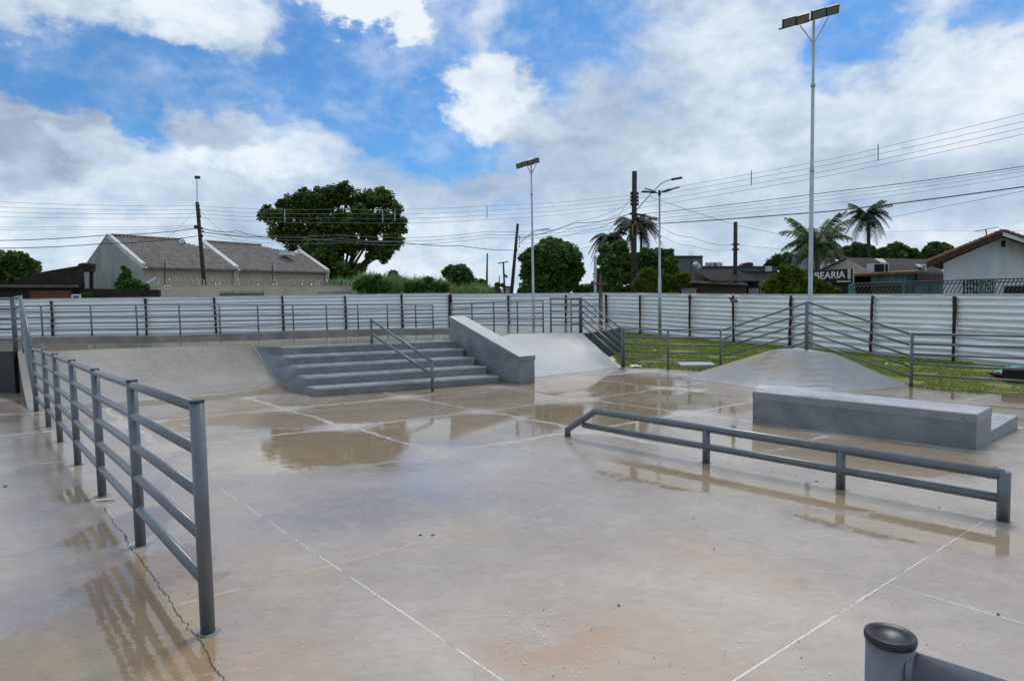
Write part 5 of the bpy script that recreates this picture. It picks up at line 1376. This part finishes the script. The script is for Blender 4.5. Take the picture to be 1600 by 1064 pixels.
for k_ in range(6):
    a = W(1324.2, 422.5 + k_ * 2.15 + 1.0, 37.93); b = W(1329.2, 422.5 + k_ * 2.15 - .4, 37.93); m_.bar(a, b, .02, .05)
m_.bar(W(1325, 421.6, 37.93), W(1328.6, 421.3, 37.93), .02, .08); m_.bar(W(1325, 435, 37.93), W(1328.6, 434.8, 37.93), .02, .08)
m_.build('barber_pole_emblem', m_letter, sg)
# white house at the far right
wh = thing('white_house', 'white stained house with a terracotta gable roof at far right', 'house', (W(1540, 458, 27).x, 27, -.4))
slab([(1474, 480), (1680, 480), (1680, 410), (1567, 371), (1474, 411)], 27, 8, 'gable_wall', m_wwall, wh, dx=.74 * 8)
def slope_slab(name, a, b, th, Y0_, Y1_, material):
    A0, B0, A1, B1 = W(*a, Y0_), W(*b, Y0_), W(*a, Y0_), W(*b, Y0_)
    A1 += Vector((.74, 1, 0)) * (Y1_ - Y0_); B1 += Vector((.74, 1, 0)) * (Y1_ - Y0_); m_ = MB(); d = Vector((0, 0, -th)); m_.hexa([A0 + d, B0 + d, B1 + d, A1 + d], [A0, B0, B1, A1]); return m_.build(name, material, wh)
slope_slab('barge_board', (1447.5, 411), (1567, 362), .20, 26.2, 26.26, m_wood2)
slope_slab('barge_board', (1567, 362), (1690, 404), .16, 26.2, 26.26, m_wwall)
slope_slab('roof', (1449, 410), (1567, 362), .10, 26.27, 36, m_wood2)
slope_slab('roof', (1567, 362), (1690, 402), .10, 26.27, 36, m_wood2)
for a, b, n in (((1447, 410), (1566, 361.4), 15), ((1568, 361.2), (1690, 402), 15)):
    for k_ in range(n):
        A0, B0 = W(*a, 26.2), W(*b, 26.2); p = A0.lerp(B0, k_ / n); q = A0.lerp(B0, (k_ + .92) / n)
        m_ = MB(); hi2 = Vector((0, 0, .06)); 
        m_.tube([p + Vector((0, 0, .02)), q + Vector((0, 0, .04))], [.055, .07], 7)
        m_.build('tile', m_terra, wh)
m_ = MB()
for k_ in range(22):
    for sgn, a, b in ((0, (1447, 410), (1566, 361.4)), (1, (1568, 361.2), (1690, 402))):
        A0, B0 = W(*a, 26.2), W(*b, 26.2); y_ = .42 + k_ * .42
        o2 = Vector((.74 * y_, y_, .05)); m_.tube([A0 + o2, A0.lerp(B0, .5) + o2, B0 + o2], .075, 6)
m_.build('tile', m_terra, wh, kind='stuff')
slab([(1565, 386), (1571, 386), (1571, 376.5), (1565, 376.5)], 26.98, .1, 'vent_block', m_dark, wh)
for px0, px1 in ((1506.5, 1531), (1535.5, 1555)):
    w_ = slab([(px0, 480), (px1, 480), (px1, 437.5), (px0, 438.5)], 26.9, .12, 'window', m_dark, wh)
    m_ = MB()
    for k_ in range(5): m_.bar(W(px0 + (px1 - px0) * (k_ + .5) / 5, 480, 26.85), W(px0 + (px1 - px0) * (k_ + .5) / 5, 438.5, 26.85), .025)
    for yy in (442, 448, 454): m_.bar(W(px0, yy, 26.85), W(px1, yy, 26.85), .025)
    m_.build('window_bars', m_bars, w_)
slab([(1572, 480), (1640, 480), (1640, 446), (1572, 447)], 26.9, .1, 'side_window', m_dark, wh)
an = thing('tv_antenna', 'thin tilted television antenna on the white house roof', 'antenna', W(1543, 371, 27.5))
m_ = MB(); m_.tube([W(1543, 374, 27.5), W(1540, 358, 27.5)], .025, 6); m_.build('mast', m_iron, an)
m_ = MB(); m_.tube([W(1522, 362, 27.5), W(1560, 355, 27.5)], .014, 5); m_.build('boom', m_iron, an)
# slanted-bar iron fence in front of the houses
irf = thing('iron_fence', 'iron fence of slanted bars with teal posts before the white house', 'fence', (W(1460, 460, 24.2).x, 24.2, -.4))
def yt(px): return 443.5 + (437 - 443.5) * (px - 1330) / 200 if px < 1530 else 437 - (px - 1530) / 110 * 2.6
px = 1322
while px < 1680:
    a, b = W(px, 463, 24.2), W(px + 13, yt(px + 13), 24.2); m_ = MB(); m_.bar(a, b, .022, .022); m_.build('slanted_bar', m_iron, irf); px += 6.4
for y_off in (0, 4.5, 25):
    m_ = MB(); m_.tube([W(q, yt(q) + y_off, 24.2) for q in (1336, 1440, 1530, 1640, 1680)], .022, 5); m_.build('fence_rail', m_iron, irf)
for px, w in ((1331, .16), (1412, .06), (1532.5, .1), (1503, .05)):
    m_ = MB(); m_.bar(W(px, 480, 24.3), W(px, yt(px) + .5, 24.3), w * 1.1, w); m_.build('teal_post', m_teal if px != 1503 else m_bars, irf)
m_ = MB(); m_.tube([W(1331, yt(1331) + 8, 24.3), W(1331, yt(1331) + 3, 24.3)], [.16, .09], 4); m_.build('post_top', m_teal, irf)
m_ = MB(); c0 = W(1331, 465, 24.6); m_.box((W(1490, 466, 24.6).x, 24.6, .35), (4.6, 0, 0), (0, .1, 0), (0, 0, .75)); m_.build('base_wall', m_wwall, irf)

# --- distant houses between the poles
for i, (pts_, Y, mt, lab) in enumerate((([(764, 460), (783, 460), (783, 453), (773, 449), (764, 453.5)], 120, m_orange, 'tiny far house with an orange gable'),
                                 ([(738, 460), (762, 460), (762, 448), (740, 446.5)], 110, m_brownwall, 'tiny far house with a pale low roof right of the small tree'),
                                 ([(782, 460), (800, 460), (800, 449), (786, 448)], 130, m_plaster, 'tiny far grey-roofed house behind the crossarm pole'),
                                 ([(811, 460), (820, 460), (820, 443.5), (811, 443.5)], 120, m_plaster, 'small far square building at the left foot of the round tree'),
                                 ([(913, 460), (935, 460), (935, 448), (915, 446), (910, 450)], 60, m_brownwall, 'small house glimpsed between round tree and palms'),
                                 ([(1268, 425), (1282, 425), (1282, 396), (1268, 396)], 60, m_wwall, 'slim pale building glimpsed beside the tall lamp pole'))):
    o = thing('distant_house', lab, 'house', (W(*pts_[0], Y).x, Y, -.4))
    slab([(a, b if b < 455 else 462) for a, b in pts_], Y, 4, 'house_wall', mt, o)
    tp_ = [q for q in pts_ if q[1] < 458]
    m_ = MB()
    for a, b in zip(tp_[:-1], tp_[1:]):
        A0, B0 = W(*a, Y - .4), W(*b, Y - .4); m_.hexa([A0, B0, B0 + Vector((0, 5, 0)), A0 + Vector((0, 5, 0))], [A0 + Vector((0, 0, .18)), B0 + Vector((0, 0, .18)), B0 + Vector((0, 5, .18)), A0 + Vector((0, 5, .18))])
    m_.build('house_roof', m_rooffc if i != 4 else m_white, o)

# ------------------------------------------------------------------ trees
def leaf_cloud(blobs, n_total, size, core=.35, flat=.0, clump=.28, ncl=26, elong=1.5, shell=.72):
    """blobs: (centre, radius [or (rx,ry,rz)]). leaf quads gathered in clumps over each blob"""
    out = []; vol = np.array([np.mean(b[1]) ** 2 for b in blobs]); vol = vol / vol.sum()
    for (c, r), fr_ in zip(blobs, vol):
        r = np.array(r if hasattr(r, '__len__') else (r, r, r), float); n = max(30, int(n_total * fr_)); k_ = ncl
        d = nr.normal(size=(k_, 3)); d /= np.linalg.norm(d, axis=1)[:, None]
        rad = nr.uniform(shell, 1.02, k_)[:, None]; cc = d * rad
        n1 = int(n * (1 - core)); idx = nr.integers(0, k_, n1)
        off = nr.normal(size=(n1, 3)); off /= np.linalg.norm(off, axis=1)[:, None]; off *= (nr.random((n1, 1)) ** .5) * clump
        p1_ = cc[idx] * (1 - clump * .55) + off
        q = nr.normal(size=(n - n1, 3)); q /= np.linalg.norm(q, axis=1)[:, None]; q *= nr.uniform(.3, .86, (n - n1, 1))
        p = np.concatenate([p1_, q]) * r + np.array(c); out.append(p)
    p = np.concatenate(out); n = len(p)
    a = nr.normal(size=(n, 3)); a[:, 2] *= .6; a /= np.linalg.norm(a, axis=1)[:, None]
    b = np.cross(a, nr.normal(size=(n, 3))); b /= np.linalg.norm(b, axis=1)[:, None]
    s = size * nr.uniform(.6, 1.3, (n, 1)); V = np.zeros((n, 4, 3))
    V[:, 0] = p - a * s * elong * .5; V[:, 1] = p - b * s * .32; V[:, 2] = p + a * s * elong * .5; V[:, 3] = p + b * s * .32
    return V
def tree(name, label, cat, blobs_px, Y, n, size, material, trunk=None, depth=.8, group=None, limbs=True, ground=-.4, **kw):
    r_ = random.Random(hash(label) % 1000 if False else len(label) * 7 + int(Y))
    bl = []
    for bpx in blobs_px:
        px, py, rp = bpx[:3]; rad = rp * Y / 1030.
        dy = r_.uniform(-.6, .6) * rad * depth if len(bpx) < 4 else bpx[3]
        ry = bpx[4] if len(bpx) > 4 else .85
        c = W(px, py, Y + dy); bl.append(((c.x, c.y, c.z), (rad, rad * depth, rad * ry)))
    cx = np.mean([b[0][0] for b in bl]); tb = W(trunk[0], 460, Y) if trunk else Vector((cx, Y, 0)); tb.z = ground
    o = thing(name, label, cat, tb, group)
    tri_mesh('crown', leaf_cloud(bl, n, size, **kw), material, o)
    if limbs:
        m_ = MB(); tr_ = (trunk[1] if trunk else .18)
        fork = Vector((tb.x, tb.y, ground + (np.mean([b[0][2] for b in bl]) - ground) * .45))
        m_.tube([tb, tb.lerp(fork, .5) + Vector((r_.uniform(-.1, .1), 0, 0)), fork], [tr_ * 1.3, tr_, tr_ * .85], 8); m_.build('trunk', m_trunk, o, smooth=True)
        m_ = MB()
        for c, r in bl:
            c = Vector(c); mid = fork.lerp(c, .55) + Vector((r_.uniform(-.3, .3), r_.uniform(-.3, .3), r_.uniform(-.2, .4))) * r[0] * .4
            m_.tube([fork, mid, c, c + Vector((r_.uniform(-.4, .4) * r[0], 0, r[2] * .5))], [tr_ * .55, tr_ * .35, tr_ * .18, tr_ * .06], 6)
        m_.build('limbs', m_trunk, o, smooth=True)
    return o
tree('broadleaf_tree', 'huge dark spreading tree rising right of the twin house', 'tree',
     [(440, 350, 30), (424, 338, 20), (452, 325, 24), (478, 318, 26), (500, 312, 28), (530, 305, 26), (560, 312, 24), (590, 312, 26), (608, 330, 24), (622, 352, 20), (615, 378, 20),
      (598, 395, 20), (565, 345, 36), (520, 345, 40), (480, 355, 34), (455, 378, 22), (500, 385, 34), (535, 378, 26), (575, 375, 24), (595, 352, 26), (515, 415, 26), (492, 420, 22), (538, 432, 18), (560, 422, 15), (520, 445, 22), (498, 455, 20), (548, 448, 14), (515, 440, 24, -2), (540, 436, 22, -2), (500, 436, 20, -2), (525, 418, 26, -2), (505, 405, 24, -2), (540, 292, 14), (596, 300, 12), (476, 302, 12), (433, 368, 14), (582, 400, 12)],
     66, 52000, .30, lf_dark2, trunk=(535, .3), core=.2, clump=.34, ncl=13, shell=.55)
tree('broadleaf_tree', 'dark tree at the left edge behind the brown house', 'tree', [(8, 410, 24), (30, 412, 20), (48, 418, 16), (-15, 415, 28), (25, 430, 22), (55, 428, 10), (5, 440, 20), (40, 437, 16)], 58, 14000, .32, lf_dark, trunk=(15, .25))
tree('bush', 'fresh green bush before the plain gable wall', 'bush', [(196, 435, 12), (206, 444, 12), (190, 446, 10), (216, 446, 9), (198, 425, 7), (193, 418, 4), (228, 448, 6)], 40.8, 3600, .16, lf_fresh, trunk=(200, .05), core=.2)
tree('bush', 'low green growth on the brown wall right of the small sign board', 'bush', [(132, 463, 7), (139, 461, 6)], 39.4, 700, .12, lf_fresh, trunk=(135, .03), core=.2)
tree('broadleaf_tree', 'small round dark tree right of the reeds', 'tree', [(718, 430, 21), (704, 427, 15), (730, 436, 14), (722, 420, 9), (708, 445, 14), (735, 446, 10), (718, 448, 16), (742, 442, 6)], 60, 9000, .27, lf_mid, trunk=(718, .16))
tree('bush', 'rounded green bush standing in the reeds', 'bush', [(616, 437, 13), (605, 444, 11), (628, 444, 11), (615, 428, 8)], 62, 3500, .24, lf_mid, trunk=(616, .06))
tree('bush', 'small green bush between small tree and bare pole', 'bush', [(753, 441, 7), (748, 447, 6), (757, 448, 6)], 85, 1200, .3, lf_mid, trunk=(752, .06))
tree('bush', 'tiny round far bush under the tiny pole', 'bush', [(777, 445, 5), (786, 446, 4)], 118, 700, .35, lf_dark, trunk=(779, .1))
tree('bush', 'yellow-green bush at the foot of the round tree', 'bush', [(822, 451, 7), (815, 455, 6), (828, 454, 6)], 52, 1500, .2, lf_fresh, trunk=(822, .05))
tree('broadleaf_tree', 'dense round dark green tree behind the thin lamp pole', 'tree', [(858, 405, 32), (838, 405, 26), (880, 402, 28), (860, 392, 24), (890, 420, 22), (832, 425, 20), (860, 430, 32), (888, 438, 20), (840, 442, 20), (868, 448, 24), (902, 425, 11)],
     54, 30000, .27, lf_mid, trunk=(862, .3), core=.3, clump=.30, ncl=40, shell=.85)
tree('broadleaf_tree', 'leafy green tree left of the main pole', 'tree', [(965, 395, 18), (950, 408, 16), (975, 405, 16), (958, 425, 18), (940, 430, 14), (975, 432, 16), (955, 448, 18), (930, 450, 12), (970, 385, 12), (985, 418, 10), (945, 390, 10)], 52, 15000, .27, lf_mid, trunk=(960, .2), core=.2, clump=.4)
tree('broadleaf_tree', 'darker green tree between main pole and lawn lamp', 'tree', [(1015, 398, 14), (1000, 405, 14), (1032, 400, 14), (1042, 412, 16), (1020, 418, 18), (1000, 430, 16), (1045, 395, 9), (1052, 425, 12), (1030, 435, 18), (1008, 448, 14)], 54, 14000, .27, lf_mid, trunk=(1020, .2), core=.2, clump=.4)
tree('bush', 'yellow-green shrub under the darker tree, left of the brown house', 'bush', [(1012, 432, 12), (1028, 440, 14), (1045, 442, 12), (1000, 445, 10), (1058, 440, 10), (1015, 452, 12), (1040, 455, 12), (1068, 437, 9)], 45, 7000, .26, lf_bright, trunk=(1030, .06), core=.25, elong=3.2)
tree('bush', 'bright yellow-green bush left of the shop sign', 'bush', [(1225, 435, 17), (1240, 426, 13), (1210, 440, 13), (1255, 436, 15), (1198, 448, 11), (1270, 444, 14), (1290, 452, 12), (1225, 420, 9), (1240, 450, 18), (1210, 456, 14), (1306, 455, 8), (1262, 455, 14)], 34, 17000, .16, lf_bright, trunk=(1240, .09), core=.3, clump=.4)
tree('broadleaf_tree', 'round dark tree right of the fan palm', 'tree', [(1398, 393, 17), (1385, 396, 13), (1412, 395, 15), (1428, 398, 11), (1400, 405, 18)], 75, 9000, .3, lf_dark, trunk=(1400, .2), shell=.85)
tree('broadleaf_tree', 'domed dark tree just left of the white house roof', 'tree', [(1464, 389, 16), (1452, 394, 11), (1478, 391, 12), (1465, 400, 16)], 72, 7000, .3, lf_dark, trunk=(1465, .2), shell=.85)
tree('broadleaf_tree', 'low dark tree behind the gabled shop, left of the fan palm', 'tree', [(1340, 390, 15), (1325, 393, 12), (1356, 392, 12), (1340, 402, 14), (1312, 398, 10)], 78, 6000, .32, lf_dark, trunk=(1338, .2))
tree('broadleaf_tree', 'low dark trees filling the gap under the round crowns', 'tree', [(1370, 400, 14), (1435, 405, 13), (1450, 408, 10), (1415, 408, 12)], 82, 4500, .34, lf_dark, trunk=(1430, .2))
tree('broadleaf_tree', 'dark feathery tree left of the coconut palm', 'tree', [(1215, 410, 12), (1228, 404, 10), (1205, 415, 9), (1240, 412, 12)], 66, 5000, .3, lf_dark, trunk=(1222, .15), elong=2.4)
# palms
def frond(mb, base, dirv, L_, droop, width, nl=26, rise=.5):
    d = Vector(dirv).normalized(); P = []
    for i in range(9):
        t = i / 8; P.append(base + Vector((d.x, d.y, 0)) * L_ * (t * (1 - .12 * t)) + Vector((0, 0, L_ * (rise * t - droop * t * t))))
    mb[1].tube(P, [.035 * (1 - .8 * i / 8) for i in range(9)], 4, caps=False)
    for i in range(nl):
        t = .12 + .88 * i / nl; k_ = t * 8; j = min(int(k_), 7); p = P[j].lerp(P[j + 1], k_ - j); tg = (P[j + 1] - P[j]).normalized()
        sd_ = tg.cross(Vector((0, 0, 1))).normalized(); w = width * math.sin(math.pi * min(1, .15 + t * .85)) ** .6
        for s in (-1, 1):
            e = p + sd_ * s * w * .75 + tg * w * .45 + Vector((0, 0, -w * (.35 + rnd.random() * .45)))
            n_ = tg * (.035 + .01 * L_); mb[0].append([tuple(p - n_), tuple(p + n_), tuple(e)])
def palm(label, crown_px, base_px, Y, L_, nf, material, droop=(.5, 1.1), width=.5, rise=(.1, .9), trunk_r=.16, group='palms'):
    c = W(*crown_px, Y); b = W(base_px, 460, Y); b.z = -.4
    o = thing('palm_tree', label, 'palm tree', b, group)
    m_ = MB(); mid = b.lerp(c, .5) + Vector((.12, 0, 0)); m_.tube([b, mid, c], [trunk_r * 1.2, trunk_r, trunk_r * .8], 8); m_.build('trunk', m_trunk, o, smooth=True)
    tris = []; st = MB()
    for i in range(nf):
        a = 2.39996 * i + rnd.uniform(-.2, .2); k_ = i / nf
        frond((tris, st), c + Vector((0, 0, .15 * (1 - k_))), (math.cos(a), math.sin(a), 0), L_ * rnd.uniform(.8, 1.1), droop[0] + (droop[1] - droop[0]) * k_, width, rise=rise[1] + (rise[0] - rise[1]) * k_)
    tri_mesh('crown', np.array(tris), material, o); st.build('frond_stems', material, o)
    return o
palm('coconut palm with long pale fronds behind the tall lamp pole', (1275, 385), 1276, 50, 2.7, 40, lf_palm, (.45, 1.3), .95, (-.2, 1.35))
palm('tall fan palm standing clear against the sky, right of the tall pole', (1356, 338), 1358, 75, 2.7, 30, lf_palmd, (.55, 1.5), .85, (.0, 1.25), .2)
palm('palm with drooping fronds behind the main pole', (988, 350), 985, 56, 2.2, 20, lf_palmd, (.7, 1.4), .6, (.1, .9), .15)
palm('palm leaning right of the main pole with a clear thin trunk', (1002, 352), 997, 57, 2.1, 18, lf_palmd, (.7, 1.5), .6, (.1, .9), .12)
palm('lowest palm at the left of the main pole cluster', (952, 372), 958, 56, 2.0, 18, lf_palmd, (.7, 1.5), .6, (.1, .8), .12)
# tall reeds
def reeds():
    n = 9000; px = nr.uniform(522, 760, n); Y = nr.uniform(52, 60, n); V = []
    for a, y_ in zip(px, Y):
        topy = 439 + 9 * mnoise.noise(Vector((a * .03, 0, 0))) + 9 * mnoise.noise(Vector((a * .12, y_, 0))) + (8 if a > 690 else 0) - (7 if 560 < a < 600 else 0) + nr.normal() * 4.5
        b = W(a, 460, y_); t = W(a + nr.normal() * 5, topy, y_); b.z = t.z - nr.uniform(1.2, 2.6); w = .05 + .05 * nr.random()
        mid = b.lerp(t, .6) + Vector((nr.normal() * .15, 0, 0)); t = t + Vector((nr.normal() * .35, 0, -.1))
        V.append([(b.x - w, b.y, b.z), (b.x + w, b.y, b.z), (t.x, t.y, t.z)]); V.append([(mid.x - w, mid.y, mid.z), (mid.x + w, mid.y, mid.z), (t.x + nr.normal() * .5, t.y, t.z - .35)])
    return np.array(V)
tri_mesh('reeds', reeds(), lf_reed, kind='stuff', label='tall pale green reeds behind the fence right of the beige wall')
m_ = MB(); a, b = W(520, 455, 59.5), W(765, 455, 61); m_.box(((a.x + b.x) / 2, 60.5, .9), ((b.x - a.x) / 2, 0, 0), (0, .8, 0), (0, 0, 1.3))
tree('bush', 'rounded bright green shrub at the left end of the reeds', 'bush', [(575, 438, 10), (586, 443, 11), (562, 446, 11), (582, 450, 12), (600, 447, 12), (590, 436, 8)], 50.5, 4200, .22, lf_fresh, trunk=(576, .06))
tree('bush', 'bright leafy shrub before the small round dark tree', 'bush', [(668, 446, 10), (682, 448, 11), (655, 448, 12), (694, 449, 10), (640, 450, 11), (670, 438, 7)], 50.5, 4200, .22, lf_fresh, trunk=(674, .06))
# undergrowth line behind the fence
tree('hedge', 'dark undergrowth along the street behind the reeds', 'hedge', [(530 + i * 22, 452, 13) for i in range(11)], 63, 9000, .3, lf_dark, trunk=(600, .05), limbs=False)
tree('hedge', 'low dark greenery at the foot of the palm trees', 'hedge', [(905 + i * 18, 455, 11) for i in range(9)], 56, 7000, .27, lf_dark, trunk=(950, .05), limbs=False)

# ------------------------------------------------------------------ small things
wbp = F(1585, 598)
wb = thing('wheelbarrow', 'rusty tray heaped with a teal tarp on the grass at far right', 'wheelbarrow', wbp)
c = W(1583, 583, wbp.y + .5)
m_ = MB(); m_.hexa([c + Vector((-.28, -.2, -.12)), c + Vector((.5, -.2, -.12)), c + Vector((.5, .25, -.12)), c + Vector((-.28, .25, -.12))], [c + Vector((-.42, -.3, .0)), c + Vector((.6, -.3, .0)), c + Vector((.6, .35, .0)), c + Vector((-.42, .35, .0))]); m_.build('tray', m_tray, wb)
m_ = MB(); K_ = 9
for j in range(K_):
    for i in range(K_ + 4):
        u_, v_ = i / (K_ + 3) * 2 - 1, j / (K_ - 1) * 2 - 1; h = max(0, 1 - u_ * u_ * .9) * max(0, 1 - v_ * v_ * .9) * .17 + .05 * mnoise.noise(Vector((u_ * 3, v_ * 3, 1)))
        m_.v.append(tuple(c + Vector((.08 + u_ * .42, v_ * .28, .01 + h))))
for j in range(K_ - 1):
    for i in range(K_ + 3): q = j * (K_ + 4) + i; m_.f.append((q, q + 1, q + K_ + 5, q + K_ + 4))
m_.build('tarp_heap', m_cloth, wb, smooth=True)
m_ = MB(); m_.tube([c + Vector((-.2, -.15, -.1)), c + Vector((-.25, -.15, -.42))], .015, 6); m_.tube([c + Vector((.4, -.15, -.1)), c + Vector((.45, -.15, -.42))], .015, 6); m_.build('leg', m_iron, wb)
bx_ = F(1600, 602); m_ = MB(); m_.box(bx_ + Vector((.17, .25, .17)), (.36, 0, 0), (0, .2, 0), (0, 0, .20)); o = m_.build('black_crate', m_dark, cat='crate', label='black box on the grass below the teal tarp, cut by the right edge'); bevel(o, .015)
lt = F(993, 574.5); m_ = MB(); K_ = 8
for j in range(K_):
    for i in range(K_):
        u_, v_ = i / (K_ - 1) * 2 - 1, j / (K_ - 1) * 2 - 1; rr_ = 1 - (u_ * u_ + v_ * v_) * .45
        m_.v.append((lt.x + u_ * .17 * (1 - .3 * v_ * v_), lt.y + v_ * .14, lt.z + .03 + max(0, .05 * rr_ + .035 * mnoise.noise(Vector((u_ * 2.3, v_ * 2.3, 0))))))
for j in range(K_ - 1):
    for i in range(K_ - 1): q = j * K_ + i; m_.f.append((q, q + 1, q + K_ + 1, q + K_))
m_.build('plastic_bag', m_litter, cat='litter', label='crumpled white plastic bag at the wet lawn edge')
for i, (px, py, s, lab) in enumerate(((1023, 550, .05, 'small white scrap in the grass between the low railing bars'), (1036, 541, .06, 'small white scrap in the grass at the foot of the lawn lamp'), (1386, 572, .05, 'small white scrap in the grass right of the corner bank'))):
    p = F(px, py); m_ = MB(); m_.tube([p + Vector((-s, 0, .03)), p + Vector((0, .02, .07)), p + Vector((s, 0, .03))], [.02, .04, .015], 6); m_.build('paper_scrap', m_litter, cat='litter', label=lab, group='white scraps in the grass')
# flecks of paint and specks of dirt on the floor
fk = MB(); dk_ = MB()
def fleck(mb, p, s):
    k_ = 5; a0 = rnd.random() * 6; P = []
    for q in range(k_):
        a_ = a0 + 2 * math.pi * q / k_; r_ = s * rnd.uniform(.6, 1.2); P.append((p.x + math.cos(a_) * r_, p.y + math.sin(a_) * r_, zf(p.x, p.y) + .004))
    mb.poly(P)
for _ in range(230):
    px = rnd.choice([rnd.gauss(830, 60), rnd.gauss(900, 260), rnd.uniform(350, 1590)]); py = rnd.choice([rnd.gauss(960, 50), rnd.uniform(740, 1060)])
    if 330 < px < 1600 and 730 < py < 1064: fleck(fk, F(px, py), rnd.uniform(.0025, .007))
for px, py, s in ((657, 836, .014), (676, 836, .016), (992, 700, .016), (1276, 752, .018), (1245, 745, .012), (1205, 738, .01), (1468, 793, .014), (1084, 810, .009), (1116, 858, .009), (967, 946, .01), (1560, 960, .012), (495, 637, .03), (8, 760, .03), (107, 772, .016), (270, 800, .012), (50, 640, .02)):
    fleck(dk_, F(px, py), s)
for _ in range(120): fleck(dk_, F(rnd.uniform(40, 1590), rnd.uniform(690, 1060)), rnd.uniform(.002, .0055))
for _ in range(60): fleck(dk_, F(rnd.gauss(1110, 40), rnd.gauss(725, 8)), rnd.uniform(.003, .01))
fk.build('paint_flecks', m_pale, kind='stuff', label='pale paint flecks scattered on the wet floor')
dk_.build('dirt_specks', m_debris, kind='stuff', label='dark specks of dirt scattered on the wet floor')
p = F(162, 783); m_ = MB(); m_.bar(p + Vector((-.07, 0, .008)), p + Vector((.09, .03, .012)), .025, .012); m_.build('wood_splinter', m_white, cat='litter', label='pale splinter lying at the foot of the third front railing post')
